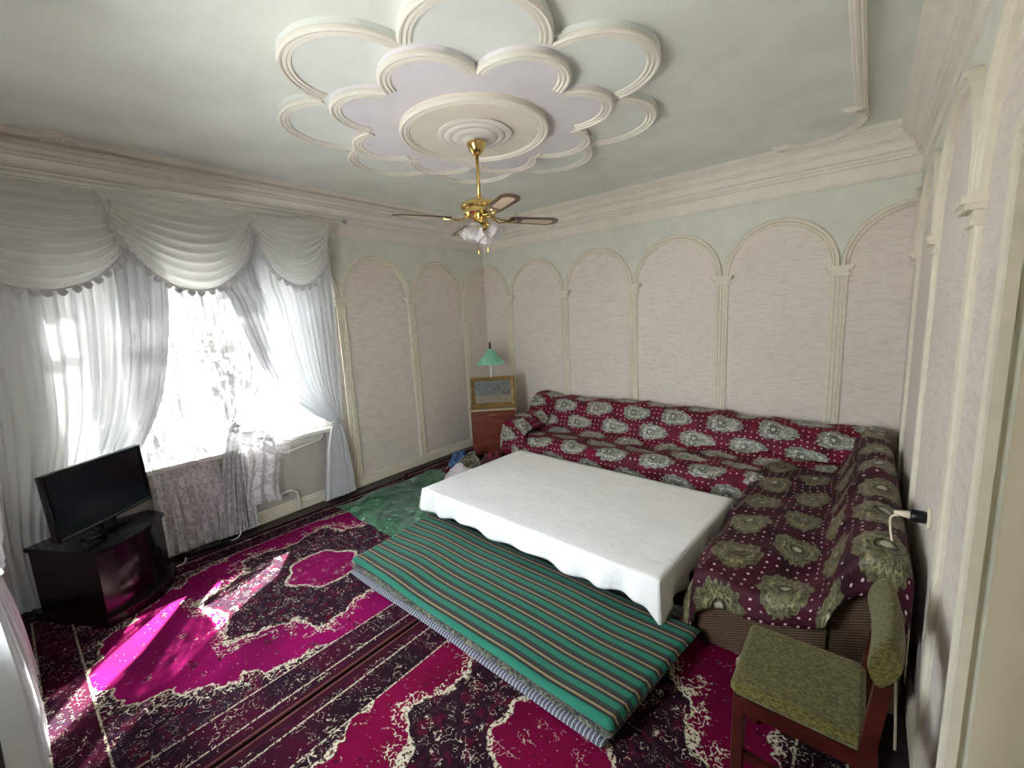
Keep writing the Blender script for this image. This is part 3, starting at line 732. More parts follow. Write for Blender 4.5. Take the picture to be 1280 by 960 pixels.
# quilts: rounded slabs that sag a little
def slab(pts, z0, z1, seed, uvs=1, nu=60, nv=30, wav=.01, edge=.04):
    """closed cushion between the four plan corners (counter-clockwise from near left)"""
    (ax, ay), (bx, by), (cx, cy), (dx, dy) = pts
    zm, h = (z0+z1)/2, (z1-z0)/2
    LU = hypot(bx-ax, by-ay); LV = hypot(dx-ax, dy-ay)
    mb = MB()
    def prof(t, L):
        # t runs 0..1 across the slab; near the rims the top curls down like a fold
        e = edge/L
        k = min(t, 1-t)/e
        return 1.0 if k >= 1 else sqrt(max(0, 1-(1-k)**2))
    def put(u, v, sg):
        x = lerp(lerp(ax, bx, u), lerp(dx, cx, u), v); y = lerp(lerp(ay, by, u), lerp(dy, cy, u), v)
        k = prof(u, LU)*prof(v, LV)
        z = zm+sg*h*k
        n = fbm(x+seed, y, 0, 1.6, 2)
        if sg > 0: z += wav*n*k
        y += .02*mn.noise(Vector((x*1.3+seed, 0, v)))
        x += .015*mn.noise(Vector((y*1.5+seed, 3, u)))
        return (x, y, max(z, z0))
    def w_(t): return t-.12*sin(2*pi*t)/(2*pi)*3      # denser near rims
    def W_(t): return (1-cos(pi*t))/2*.6+t*.4
    for sg in (1, -1):
        mb.grid(lambda u, v: put(W_(u), W_(v), sg), nu, nv, lambda u, v: (W_(u)*LU, W_(v)*LV+(0 if sg > 0 else .03)))
    return mb
q1 = slab([(1.52, -3.23), (3.56, -3.29), (3.68, -2.30), (1.47, -2.28)], .018, .052, 2.2, edge=.02)
tag(q1.build('floor_quilt', 'grey_tick', None, smooth=True), 'thin grey ticked floor quilt at the bottom of the folded stack', 'floor quilt')
q2 = slab([(1.50, -3.21), (3.58, -3.265), (3.71, -2.28), (1.46, -2.25)], .050, .078, 5.2, edge=.015)
tag(q2.build('floor_quilt', 'dark_floral', None, smooth=True), 'dark floral floor quilt sandwiched beneath the green striped quilt', 'floor quilt')
q3 = slab([(1.475, -3.195), (3.59, -3.255), (3.70, -2.46), (1.39, -2.37)], .078, .118, 9.2, wav=.016, edge=.022)
tag(q3.build('floor_quilt', 'stripes', None, smooth=True), 'green, brown and cream striped floor quilt on top beside the table', 'floor quilt')

# green fur rug
fur = empty('fur_rug', (.95, -1.75, 0), 'green long-pile fur rug lying between the window wall and table', 'rug')
def rugpt(u, v):
    x = lerp(-.62, .75, u)+.05*mn.noise(Vector((v*4, 1, 0)))+(.12 if v < .15 else 0)*(1-u)*(1-v/.15)*0
    y = lerp(-.95, .26, v)+.05*mn.noise(Vector((u*4, 5, 0)))
    if v < .5: x += (.5-v)*.16*(1-u)*0; y += -u*.02
    e = min(u, 1-u, v, 1-v)
    z = .02+.035*min(1, e*14)+.012*fbm(x, y, 0, 7, 3)
    return (x, y, z if e > 0 else .016)
MB().grid(rugpt, 70, 90).build('pelt', 'fur', fur, smooth=True)
tu = MB(); rnd = random.Random(4)
for i in range(15000):
    u, v = rnd.random(), rnd.random(); p = rugpt(u, v)
    a = fbm(p[0], p[1], 0, 2.2, 2)*5; l = rnd.uniform(.025, .05); dx, dy = cos(a)*l, sin(a)*l
    px, py = -dy*.09, dx*.09
    tu.add([(p[0]-px, p[1]-py, p[2]-.004), (p[0]+px, p[1]+py, p[2]-.004), (p[0]+dx, p[1]+dy, p[2]+rnd.uniform(.006, .02))], [(0, 1, 2)])
tag(tu.build('pile', 'fur', fur), kind='stuff')

# ------------------------------------------------------------------ low table and cloth
TZ = .36; tyaw = -.054
tc = ((1.423+3.548)/2, (-1.201-2.494)/2); hx, hy = (3.548-1.423)/2, (2.494-1.201)/2
tb = empty('low_table', (tc[0], tc[1], 0), 'low dining table hidden beneath the white tablecloth', 'table', rz=tyaw)
MB().box((-hx+.01, -hy+.01, TZ-.035), (hx-.01, hy-.01, TZ-.004), .006).build('tabletop', 'red_wood', tb)
for sx in (-1, 1):
    for sy in (-1, 1):
        MB().box((sx*(hx-.16)-.03, sy*(hy-.09)-.03, .118 if sy < 0 else .016), (sx*(hx-.16)+.03, sy*(hy-.09)+.03, TZ-.035), .004).build('leg', 'red_wood', tb)
cl = MB()
# rounded perimeter of the table, then a skirt that waves as it falls
per = []; NS = 150
def perim(s):
    L = [2*hx, 2*hy, 2*hx, 2*hy]; P = [(-hx, -hy), (hx, -hy), (hx, hy), (-hx, hy)]; N_ = [(0, -1), (1, 0), (0, 1), (-1, 0)]
    k = 0
    while s > L[k]+1e-9 and k < 3: s -= L[k]; k += 1
    a, b = P[k], P[(k+1) % 4]; t = s/L[k]
    return (a[0]+(b[0]-a[0])*t, a[1]+(b[1]-a[1])*t), N_[k], N_[(k+1) % 4], N_[k-1], s, L[k]-s, k
TP = 4*hx+4*hy
def skirtpt(s, t):
    p, n, n2, n0, d0, d1, k = perim(s*TP*.999999)
    cr = .05; nx, ny = n
    if d1 < cr: w1 = .5*(1-d1/cr); nx, ny = n[0]*(1-w1)+n2[0]*w1, n[1]*(1-w1)+n2[1]*w1
    elif d0 < cr: w1 = .5*(1-d0/cr); nx, ny = n[0]*(1-w1)+n0[0]*w1, n[1]*(1-w1)+n0[1]*w1
    corner_ = exp(-(min(d0, d1)/.045)**2)
    drop = .165+.012*sin(s*TP*9)+.01*mn.noise(Vector((s*TP*2, 0, 0)))+corner_*(.07 if not (k in (0, 3) and min(d0, d1) == (d0 if k == 0 else d1)) else .015)
    if k == 1: drop += .03
    if k == 3: drop += .01
    fold = .019*sin(s*TP*23+2*sin(s*TP*3))+.010*mn.noise(Vector((s*TP*7, 2, 0)))
    o = .006+t*(.012+fold*.9)+corner_*.035*t
    # top edge rounded
    r = .008; z = TZ-drop*t
    return (p[0]+nx*o, p[1]+ny*o, z)
N1 = 460
cl.grid(lambda u, v: skirtpt(u, v), N1, 10, lambda u, v: (u*TP, -v*.17))
def toppt(u, v):
    x, y = lerp(-hx, hx, u), lerp(-hy, hy, v)
    e = min(u*2*hx, (1-u)*2*hx, v*2*hy, (1-v)*2*hy)
    return (x+(.006 if u == 1 else -.006 if u == 0 else 0), y+(.006 if v == 1 else -.006 if v == 0 else 0), TZ+.0035*min(1, e*20)+.0025*fbm(x, y, 0, 5, 3)*min(1, e*15))
cl.grid(toppt, 80, 50, lambda u, v: (u*2*hx, v*2*hy))
c_ = cl.build('tablecloth', 'linen', None, smooth=True, thick=.0015)
c_.location = (tc[0], tc[1], .002); c_.rotation_euler = (0, 0, tyaw)
tag(c_, 'white damask tablecloth draped over the low table', 'tablecloth')

# ------------------------------------------------------------------ corner sofa and its throws
sofa = empty('corner_sofa', (4.0, -.6, 0), 'brown ribbed corner sofa under patterned maroon throws', 'sofa')
so = Vector((4.0, -.6, 0))
def sb(name, prof_, axis, a0, a1, mat='brown_rib'):
    """extrude a (distance from wall, height) section along a wall"""
    n = len(prof_); vs = []
    for s in (a0, a1):
        for d, z in prof_: vs.append(((s, -d, z) if axis == 'x' else (RW-d, s, z)))
    vs = [tuple(Vector(v)-so) for v in vs]
    return MB().add(vs, [tuple(range(n)), tuple(range(2*n-1, n-1, -1))]+[(i, (i+1) % n, n+(i+1) % n, n+i) for i in range(n)]).build(name, mat, sofa, auto=35)
sec_back = [(.05, .02), (.05, .69), (.09, .72), (.19, .725), (.27, .69), (.36, .42), (.36, .02)]
sec_seat = [(.362, .02), (.362, .375), (.84, .385), (.88, .365), (.885, .02)]
sb('backrest', sec_back, 'x', 1.05, 4.47)
sb('seat', sec_seat, 'x', 1.25, 3.64)
sb('backrest', [(.055, .02), (.055, .66), (.09, .70), (.17, .70), (.24, .66), (.31, .42), (.31, .02)], 'y', -2.40, -.37)
sb('seat', [(.312, .02), (.312, .375), (.84, .385), (.875, .365), (.885, .02)], 'y', -2.42, -.37)
MB().box((1.02-so.x, -.885-so.y, .02), (1.24-so.x, -.05-so.y, .56), .05).build('armrest', 'brown_rib', sofa, smooth=False)

def drape(profile, along, place, name, mat, label, nu, nv, seed, end=None, amp=.02, uvrot=False, hem=None):
    P = smooth_poly(profile, nv); name_axis = 'y' if along[1] < 0 else 'x'
    L = [0]
    for a, b in zip(P, P[1:]): L.append(L[-1]+hypot(b[0]-a[0], b[1]-a[1]))
    rows = [(t, 0) for t in [i/nu for i in range(nu+1)]]
    if end: rows += [(1, k/6) for k in range(1, 7)]
    vs = []; uvs = []; nv1 = nv+1
    a0, a1 = along
    for t, e in rows:
        s = lerp(a0, a1, t)
        for j, (d, z) in enumerate(P):
            dn = hypot(1, 0); w_ = j/nv
            n1 = fbm(s*1.0+seed, w_*2.2, 0, 2.0, 3); n2 = sin((s*5+w_*7+seed)+2*n1)
            # ridged creases running slantwise over the seat
            cr = max(0, 1-abs(mn.noise(Vector((s*2.2+w_*2+seed, w_*3.1, 4))))*5)
            cr2 = max(0, 1-abs(mn.noise(Vector((s*4.5-w_*5+seed, w_*6.5+s*1.5, 9))))*6)
            q = amp*(n1*.9+.25*n2)+.019*cr+.010*cr2
            a = P[max(j-1, 0)]; b = P[min(j+1, nv)]; tx, tz = b[0]-a[0], b[1]-a[1]; l = hypot(tx, tz) or 1
            nx, nz = -tz/l, tx/l
            if nz < -.2: nx, nz = -nx, -nz
            dd, zz, ss = d+abs(q)*(nx if nx > 0 else 0)+.006*nx, z+(q+.012)*max(nz, 0), s
            if w_ > .9: dd += .012*sin(s*31)*(w_-.9)*10
            if hem and j >= nv-3: zz += hem(s)*(j-nv+3)/3
            if e > 0:
                ss = s+(a1-a0)/abs(a1-a0)*(.022+.02*e+.02*sin(w_*33+seed)*e*.6)
                zz = zz-e*(end(w_))
            dd = max(dd, .03 if name_axis == 'x' else .048); zz = max(zz, .03)
            vs.append(place(ss, dd, zz)); uvs.append((s+e*.14*(a1-a0)/abs(a1-a0), L[j]))
    n = len(rows)
    fs = [(i*nv1+j, i*nv1+j+1, (i+1)*nv1+j+1, (i+1)*nv1+j) for i in range(n-1) for j in range(nv)]
    return tag(MB().add(vs, fs, uvs).build(name, mat, None, smooth=True, thick=.004), label, 'throw')
drape([(.035, .56), (.035, .66), (.045, .735), (.12, .765), (.22, .76), (.30, .70), (.36, .56), (.41, .45), (.50, .415), (.65, .41), (.80, .412), (.88, .40), (.915, .34), (.925, .22), (.925, .10)],
      (1.03, 4.46), lambda s, d, z: (s, -d, z+(.02*exp(-((s-1.15)/.15)**2) if d < .4 else 0)-max(0, s-2.6)*.028*(1 if z > .5 else 0)), 'sofa_throw', 'throw_a', 'maroon throw with silver paisleys along the back wall run of the sofa', 170, 60, 1.3, amp=.026)
drape([(.050, .40), (.050, .52), (.052, .66), (.085, .725), (.16, .745), (.235, .69), (.29, .56), (.35, .455), (.46, .425), (.62, .425), (.77, .42), (.850, .41), (.885, .36), (.893, .24), (.893, .11)],
      (-.30, -2.43), lambda s, d, z: (RW-d, s, z), 'sofa_throw', 'throw_b', 'maroon throw with olive paisleys, darkened in colour for shade, hanging over the sofa end by the chair', 110, 60, 6.4, end=lambda w_: interp([(0, .16), (.3, .20), (.42, .14), (.5, .10), (.62, .15), (.8, .22), (.9, .27), (1, .2)], w_)[0]+.02*sin(w_*17), amp=.03)
# gathered cloth over the far arm of the sofa
def lump(name, mat, c, r, h, seed, label, cat, z0=.016, wr_=.35, n=44, flat=1.6, rz=0):
    def f(u, v):
        a = u*2*pi; rr = v
        x, y = rr*cos(a), rr*sin(a)
        k = 1+.28*mn.noise(Vector((cos(a)*1.4+seed, sin(a)*1.4, 0)))
        X_, Y_ = x*r[0]*k, y*r[1]*k
        z = h*(1-rr**flat)*(1+wr_*fbm(x*1.5+seed, y*1.5, 0, 1.3, 3))+.25*h*max(0, 1-4*abs(mn.noise(Vector((x*2+seed, y*2, 3)))))*(1-rr*rr)
        X2, Y2 = X_*cos(rz)-Y_*sin(rz), X_*sin(rz)+Y_*cos(rz)
        return (c[0]+X2, c[1]+Y2, z0+max(z, 0)+.004*(1-rr))
    mb = MB().grid(lambda u, v: f(u % 1.0, 1-v), n*2, n//2, lambda u, v: (u*1.2, v*.4))
    return tag(mb.build(name, mat, None, smooth=True, thick=.004), label, cat)
drape([(.05, .58), (.08, .72), (.14, .79), (.24, .80), (.34, .73), (.42, .62), (.60, .58), (.78, .575), (.90, .55), (.94, .42), (.95, .2)],
      (.985, 1.34), lambda s, d, z: (s, -d, z-max(0, (s-1.22))*.9-max(0, 1.04-s)*3.0), 'sofa_throw', 'throw_a', 'maroon paisley throw bunched over the far arm of the sofa', 30, 44, 3.7, amp=.04)

# bundle of clothes on the floor by the cabinet
lump('folded_blanket', 'red_cloth', (1.02, -1.14, 0), (.22, .17), .22, 1.1, 'crimson blanket heaped at the far end of the sofa', 'blanket', rz=.3)
lump('patterned_shawl', 'grey_print', (.76, -1.24, 0), (.20, .17), .16, 4.1, 'grey and brown patterned shawl crumpled on the floor', 'shawl', z0=.03)
lump('blue_garment', 'blue_cloth', (.50, -1.16, 0), (.17, .14), .15, 8.3, 'blue garment crumpled beside the patterned shawl', 'clothing')
lump('pale_cloth', 'pale_cloth', (.90, -1.52, 0), (.24, .13), .12, 2.9, 'pale pink and white cloth lying at the table corner', 'cloth', z0=.06, rz=.4)

lump('crumpled_bag', 'pale_cloth', (4.44, -3.10, 0), (.07, .09), .12, 6.6, 'pale crumpled bag on the floor between chair and right wall', 'bag')

# ------------------------------------------------------------------ bedside cabinet, picture, lamp
CA = radians(-45+3)    # its front turns towards the room
cab = empty('bedside_cabinet', (.60, -.62, 0), 'reddish-brown bedside cabinet standing in the far corner', 'cabinet', rz=radians(43))
cw, cd, ch = .56, .34, .66
MB().box((-cw/2, -cd/2, .016), (-cw/2+.02, cd/2, ch-.02)).build('side_panel', 'cabinet_wood', cab)
MB().box((cw/2-.02, -cd/2, .016), (cw/2, cd/2, ch-.02)).build('side_panel', 'cabinet_wood', cab)
MB().box((-cw/2+.02, cd/2-.01, .03), (cw/2-.02, cd/2, ch-.02)).build('back_panel', 'cabinet_wood', cab)
MB().box((-cw/2-.012, -cd/2-.015, ch-.02), (cw/2+.012, cd/2, ch+.008), .004).build('cabinet_top', 'cabinet_top', cab)
dr = MB().box((-cw/2+.022, -cd/2-.008, .08), (cw/2-.022, -cd/2+.012, ch-.03), .004).build('door', 'cabinet_wood', cab)
MB().box((-.06, -cd/2-.022, .585), (.06, -cd/2-.008, .595), .002).build('handle', 'brass', dr)
MB().box((-cw/2+.02, -cd/2+.02, .28), (cw/2-.02, cd/2-.01, .30)).build('shelf', 'dark_wood', cab)
MB().box((-cw/2+.02, -cd/2+.01, .03), (cw/2-.02, cd/2-.01, .07)).build('bottom_shelf', 'dark_wood', cab)

pic = empty('framed_picture', (.625, -.645, ch+.009), 'gilt-framed winter landscape leaning on top of the cabinet', 'picture', rz=radians(43))
pw, ph, tl = .56, .385, .16
def TL(x, y, z): return (x+.01, y*cos(tl)+z*sin(tl)-.05, -y*sin(tl)+z*cos(tl)+.005)
fpts = [(-pw/2, 0), (pw/2, 0), (pw/2, ph), (-pw/2, ph)]
MB().strip(fpts, [(0, 0), (0, .022), (.012, .030), (.026, .024), (.040, .018), (.052, .014), (.052, 0)], lambda a, b, h: TL(a, -h, b), closed=True).build('picture_frame', 'gilt', pic)
cv = MB().grid(lambda u, v: TL(lerp(-pw/2+.045, pw/2-.045, u), -.008, lerp(.045, ph-.045, v)), 2, 2).build('canvas', 'painting', pic)

lamp = empty('table_lamp', (.50, -.50, ch+.009), 'lamp with mint green cone shade behind the framed picture', 'lamp')
MB().lathe([(0, 0), (.075, 0), (.075, .012), (.03, .03), (.014, .05), (0, .05)], n=28).build('base', 'brass', lamp, auto=40)
MB().lathe([(.008, .04), (.008, .20), (.014, .22), (.014, .40), (.008, .415), (.007, .60), (0, .60)], n=16).build('pole', 'steel', lamp, auto=40)
def pleat(a, k): return .02*cos(24*a)*(k/6)
MB().lathe([(.02, .735), (.05, .700), (.09, .650), (.13, .600), (.17, .555), (.185, .530), (.180, .532), (.12, .604), (.045, .697)], n=96, wav=lambda a, k: .012*cos(24*a), cap=False).build('lamp_shade', 'mint', lamp, smooth=True)
MB().lathe([(0, .60), (.012, .60), (.012, .735), (.02, .745), (.012, .765), (.016, .79), (.008, .815), (0, .82)], n=16).build('finial', 'red_wood', lamp, auto=50)

# ------------------------------------------------------------------ television and its stand
std = empty('tv_stand', (.42, -4.32, 0), 'dark wooden corner stand with bowed glass door below the television', 'tv stand')
o_ = Vector((.42, -4.32))
A, B, C_, D_, E_ = (.28, -4.68), (.735, -4.42), (.385, -4.03), (.225, -4.08), (.21, -4.55)
def bow(p, q, out_, n=12):
    r = []
    dx, dy = q[0]-p[0], q[1]-p[1]; l = hypot(dx, dy); nx, ny = dy/l, -dx/l
    for k in range(n+1):
        t = k/n; o = out_*sin(pi*t); r.append((p[0]+dx*t-nx*-o*1.0, p[1]+dy*t-ny*-o*1.0))
    return r
def loc(pts): return [(x-o_.x, y-o_.y) for x, y in pts]
def inset(p, k): c = ((A[0]+B[0]+C_[0]+D_[0]+E_[0])/5, (A[1]+B[1]+C_[1]+D_[1]+E_[1])/5); return (c[0]+(p[0]-c[0])*k, c[1]+(p[1]-c[1])*k)
body = lambda k, o: loc([inset(A, k)]+bow(inset(B, k), inset(C_, k), o)+[inset(D_, k), inset(E_, k)])
MB().prism(body(1.10, .10), .014, .075).build('plinth', 'dark_wood', std, auto=30)
MB().prism(body(1.05, .075), .485, .51).build('stand_top', 'black_gloss', std, auto=30)
MB().prism(body(.96, .055), .26, .275).build('shelf', 'dark_wood', std)
def wallp(pts, th, z0, z1, name, mat):
    MB().strip(pts, [(0, z0), (th, z0), (th, z1), (0, z1)], lambda x, y, h: (x, y, h)).build(name, mat, std, auto=30)
wallp(loc([A, B]), .018, .075, .485, 'side_panel', 'dark_wood')
wallp(loc([C_, D_]), .018, .075, .485, 'side_panel', 'dark_wood')
wallp(loc([D_, E_, A]), .01, .075, .485, 'back_panel', 'dark_wood')
bw_ = loc(bow(B, C_, .06))
wallp(bw_[:3], .02, .075, .485, 'door_stile', 'dark_wood'); wallp(bw_[-3:], .02, .075, .485, 'door_stile', 'dark_wood')
wallp(bw_[2:-2], .005, .085, .48, 'glass_door', 'black_gloss')

tA, tB = Vector((.585, -4.555)), Vector((.165, -4.03)); tw = (tB-tA).length; mid = (tA+tB)/2
tv = empty('television', (mid.x, mid.y, .51), 'black flat-screen television on the dark corner stand', 'television', rz=atan2((tB-tA).y, (tB-tA).x))
# local: x along the screen from A to B, -y faces the room
b = MB(); hw = tw/2; z0, z1 = .062, .49
tiltv = lambda x, y, z: (x, y+(z-.06)*.05, z)
tvb = MB().box((-hw, 0, z0), (hw, .035, z1), .008).xf(tiltv).build('casing', 'black', tv)
MB().box((-hw*.7, .035, z0+.06), (hw*.7, .07, z1-.09), .02).xf(tiltv).build('rear_casing', 'black', tv)
fpts = [(-hw, z0), (hw, z0), (hw, z1), (-hw, z1)]
MB().strip(fpts, [(0, -.001), (0, .006), (.006, .010), (.022, .008), (.024, -.001)], lambda a, z, h: tiltv(a, -h, z), closed=True).build('bezel', 'black_gloss', tv)
MB().box((-hw+.022, -.003, z0+.022), (hw-.022, .001, z1-.022)).xf(tiltv).build('screen', 'screen', tv)
MB().box((-hw+.02, -.0115, z0+.016), (hw-.02, -.0085, z0+.020)).xf(tiltv).build('trim_line', 'steel', tv)
MB().box((-.05, .0, .005), (.05, .03, .08), .006).build('neck', 'black_gloss', tv)
MB().lathe([(0, 0), (.15, 0), (.15, .006), (.06, .014), (0, .016)], n=36).xf(lambda x, y, z: (x*1.25, y*.62+.01, z)).build('foot', 'black_gloss', tv, auto=40)

# ------------------------------------------------------------------ olive chair
chr_ = empty('dining_chair', (4.18, -2.925, 0), 'olive upholstered chair with dark red wooden frame at the sofa end', 'chair')
MB().box((-.195, -.19, .405), (.185, .185, .462), .018).build('seat', 'olive', chr_)
ap = MB().box((-.180, -.178, .345), (.180, -.155, .405)).box((-.180, .150, .345), (.180, .172, .405)).box((-.180, -.155, .345), (-.158, .150, .405)).box((.158, -.155, .345), (.180, .150, .405)).build('seat_rail', 'red_wood', chr_)
for sx, sy in ((-1, -1), (-1, 1)):
    MB().box((sx*.168-.02, sy*.16-.02, .014), (sx*.168+.02, sy*.16+.02, .405), .004).build('leg', 'red_wood', chr_)
for sy in (-1, 1):
    lg = [(.165, .014), (.205, .014), (.210, .45), (.232, .675), (.192, .68), (.170, .45)]
    n = len(lg); y0, y1 = sy*.178-.018, sy*.178+.018
    MB().add([(x, y0, z) for x, z in lg]+[(x, y1, z) for x, z in lg], [tuple(range(n)), tuple(range(2*n-1, n-1, -1))]+[(i, (i+1) % n, n+(i+1) % n, n+i) for i in range(n)]).build('leg', 'red_wood', chr_)
for sy in (-1, 1): MB().box((-.15, sy*.16-.01, .14), (.17, sy*.16+.01, .17)).build('stretcher', 'red_wood', chr_)
def backpt(u, v):
    # a lens-shaped pad, bowed so that its ends come forward
    a = v*2*pi; z = .742+.078*sin(a); th = .034*cos(a)*(.55+.45*abs(cos(a)))+.004
    y = lerp(-.20, .20, u); e = min(u, 1-u); k = sqrt(max(0, 1-(1-min(1, e/.06))**2))*.12+.88
    x = .212-.012*(2*u-1)**2+(z-.7)*.10
    zz = .742+(z-.742)*k
    return (x+th*1.15*k, y, zz)
bk = MB().grid(backpt, 24, 28)
n = 25; L1 = [j*n for j in range(28)]; R1 = [j*n+24 for j in range(28)]
bk.f += [tuple(L1), tuple(R1[::-1])]
bk.build('backrest', 'olive', chr_, auto=50)

# ------------------------------------------------------------------ curtain rod, valance and curtains
rod = empty('curtain_rod', (.19, -3.5, 2.822), 'white curtain rod with ball finial under the cornice', 'curtain rod')
MB().tube([(0, -1.42, .0), (0, 1.27, .0)], .012, 12).build('pole', 'white_gloss', rod, smooth=True)
MB().tube([(-.045, -1.42, .012), (-.045, 1.20, .012)], .008, 8).build('rear_pole', 'white_gloss', rod, smooth=True)
MB().lathe([(0, 0), (.010, .004), (.010, .012), (.020, .020), (.024, .034), (.018, .048), (0, .054)], n=18).xf(lambda x, y, z: (x, 1.27+z, y)).build('finial', 'steel', rod, smooth=True)
for y in (-1.2, -.2, .85):
    MB().box((-.148, y-.01, -.01), (.0, y+.01, .006)).box((-.148, y-.018, -.03), (-.14, y+.018, .04)).build('bracket', 'white_gloss', rod)

val = empty('valance', (.17, -3.5, 2.78), 'swagged white voile valance with scalloped fringe over the window', 'valance')
tas = MB().lathe([(0, .004), (.016, 0), (.028, -.014), (.022, -.030), (.006, -.044), (0, -.046)], n=9).xf(lambda x, y, z: (x*.3, y, z))
tas_o = None
def swag(ya, yb, drop, seed, xo, skew=0.0):
    global tas_o
    nfold = 9
    def f(u, v):
        y = lerp(ya, yb, u)
        g = (max(0, sin(pi*min(1, max(0, u)))))**.52 if 0 < u < 1 else 0
        g = .08+.92*g
        sk = 1+skew*(u-.5)
        z = -drop*v*g*sk
        ph_ = v*nfold+.25*sin(5*u+seed)
        rid = abs(sin(pi*ph_))**.7
        x = .012+xo+.030*rid*(.35+.65*g)*min(1, v*6)+.012*mn.noise(Vector((u*3+seed, v*3, 0)))+.03*v*g
        # the gathered ends pinch together
        y2 = y+(.5-u)*.10*v*(1-g)
        return (x, y2+3.5, z)
    s = MB().grid(f, 56, 72, lambda u, v: (u*abs(yb-ya), v*drop)).build('swag', 'valance', val, smooth=True)
    # cord and tassels along the hem
    hem = [f(k/80, 1.0) for k in range(81)]
    MB().tube([(a+.004, b_, c-.004) for a, b_, c in hem], .006, 6).build('hem_cord', 'lace_dense', s, smooth=True)
    acc = 0; nxt = .03
    for p, q in zip(hem, hem[1:]):
        acc += (Vector(q)-Vector(p)).length
        if acc > nxt:
            nxt += .068
            if tas_o is None:
                tas_o = tas.build('tassel', 'lace_dense', s, smooth=True); tas_o.location = (p[0]+.004, p[1], p[2]-.006)
            else: shared(tas_o, s, (p[0]+.004, p[1], p[2]-.006), (0, 0, 0))
    return s
swag(-4.93, -3.80, .66, .3, .012)
swag(-3.10, -2.37, .60, 2.2, .012, .0)
swag(-4.03, -3.06, .655, 1.2, .055)

def curtain(name, rows, xb, mat, label, nf, amp, nu=150, nv=70, seed=0, cat='curtain', xrow=None):
    rows = sorted(rows)    # by z ascending: (z, y0, y1, fold amplitude factor)
    R = smooth_poly(rows, 60)
    R = [(max(r[0], .02),)+tuple(r[1:]) for r in R]
    z_lo, z_hi = rows[0][0], rows[-1][0]
    def f(u, v):
        z = lerp(z_hi, z_lo, v); y0, y1, k = interp(R, z)[:3]
        uu = u+.010*sin(2*pi*nf*.37*u+seed)
        y = lerp(y0, y1, u)
        ph_ = 2*pi*nf*uu+seed+.6*sin(z*1.3+seed)
        x = xb+amp*k*(sin(ph_)+.35*sin(2.3*ph_+1+z))+.012*mn.noise(Vector((y*3, z*1.2, seed)))
        if z < .9 and nf > 3: x += .012*mn.noise(Vector((y*9, z*2, seed)))
        return (max(.03, x), y+.006*sin(ph_*1.5+z*2)*k, z+.012*sin(ph_)*(1 if v > .97 else 0))
    return tag(MB().grid(f, nu, nv, lambda u, v: (u*1.2, lerp(z_hi, z_lo, v))).build(name, mat, None, smooth=True), label, cat)
def band(name, mat, p0, r, label=None):
    pass
curtain('sheer_curtain', [(2.76, -4.90, -3.70, 1), (2.2, -4.90, -3.70, 1), (1.72, -4.88, -3.76, 1), (1.3, -4.86, -3.86, .9), (.95, -4.85, -4.03, .8), (.7, -4.84, -4.20, .7), (.4, -4.84, -4.30, .7), (.03, -4.85, -4.26, .9)],
        .112, 'sheer', 'white sheer curtain drawn aside on the left, behind the television', 13, .022, seed=.4)
rc_ = curtain('sheer_curtain', [(2.76, -3.44, -2.37, 1), (2.22, -3.37, -2.38, 1), (2.05, -3.30, -2.38, 1), (1.68, -3.20, -2.39, .9), (1.42, -3.11, -2.40, .85), (1.2, -3.00, -2.41, .7), (1.03, -2.83, -2.42, .55), (.88, -2.63, -2.43, .35), (.82, -2.54, -2.455, .25), (.76, -2.56, -2.44, .4), (.55, -2.62, -2.41, .8), (.3, -2.66, -2.39, .9), (.03, -2.70, -2.37, 1)],
        .125, 'sheer', 'white sheer curtain tied back at the right of the window', 17, .026, seed=1.9, nu=190)
lc_ = curtain('lace_curtain', [(2.70, -3.70, -3.00, 1), (2.12, -3.66, -3.02, 1), (1.75, -3.62, -3.03, 1), (1.42, -3.56, -3.06, .85), (1.2, -3.50, -3.18, .6), (1.03, -3.45, -3.32, .35), (.97, -3.44, -3.36, .3), (.90, -3.46, -3.35, .4), (.7, -3.52, -3.34, .8), (.4, -3.58, -3.33, 1), (.02, -3.64, -3.32, 1.1)],
        .085, 'lace', 'floral lace curtain gathered by a tie-back in mid window', 11, .020, seed=3.1)
curtain('lace_curtain', [(2.70, -4.00, -3.68, 1), (2.0, -4.00, -3.69, 1), (1.4, -4.02, -3.71, 1), (1.1, -4.02, -3.70, 1), (.7, -4.02, -3.55, 1), (.35, -4.02, -3.53, 1), (.03, -4.03, -3.52, 1)],
        .075, 'lace', 'floral lace panel hanging to the floor beside the television', 6, .016, seed=5.5)
# tie-backs
def tieback(c, ry, rx, label, par=None):
    e = empty('curtain_tieback', c, label, 'tie-back')
    MB().tube([(rx*cos(2*pi*k/20), ry*sin(2*pi*k/20), .012*cos(2*pi*k/20)) for k in range(21)], .010, 8, cap=False).build('band', 'lace_dense', e, smooth=True)
    def rf(u, v):
        a = u*2*pi; r = .012+.032*v
        return (rx+.006+.012*sin(a*5)*v, r*cos(a)*(1+.2*sin(4*a)), r*sin(a)*(1+.2*cos(4*a)))
    MB().grid(rf, 40, 6).build('rosette', 'lace_dense', e, smooth=True, thick=.002)
    return e
tieback((.125, -2.497, .82), .055, .045, 'white tie-back with rosette around the right sheer curtain')
tieback((.085, -3.40, .965), .055, .042, 'tie-back with rosette around the floral lace curtain')
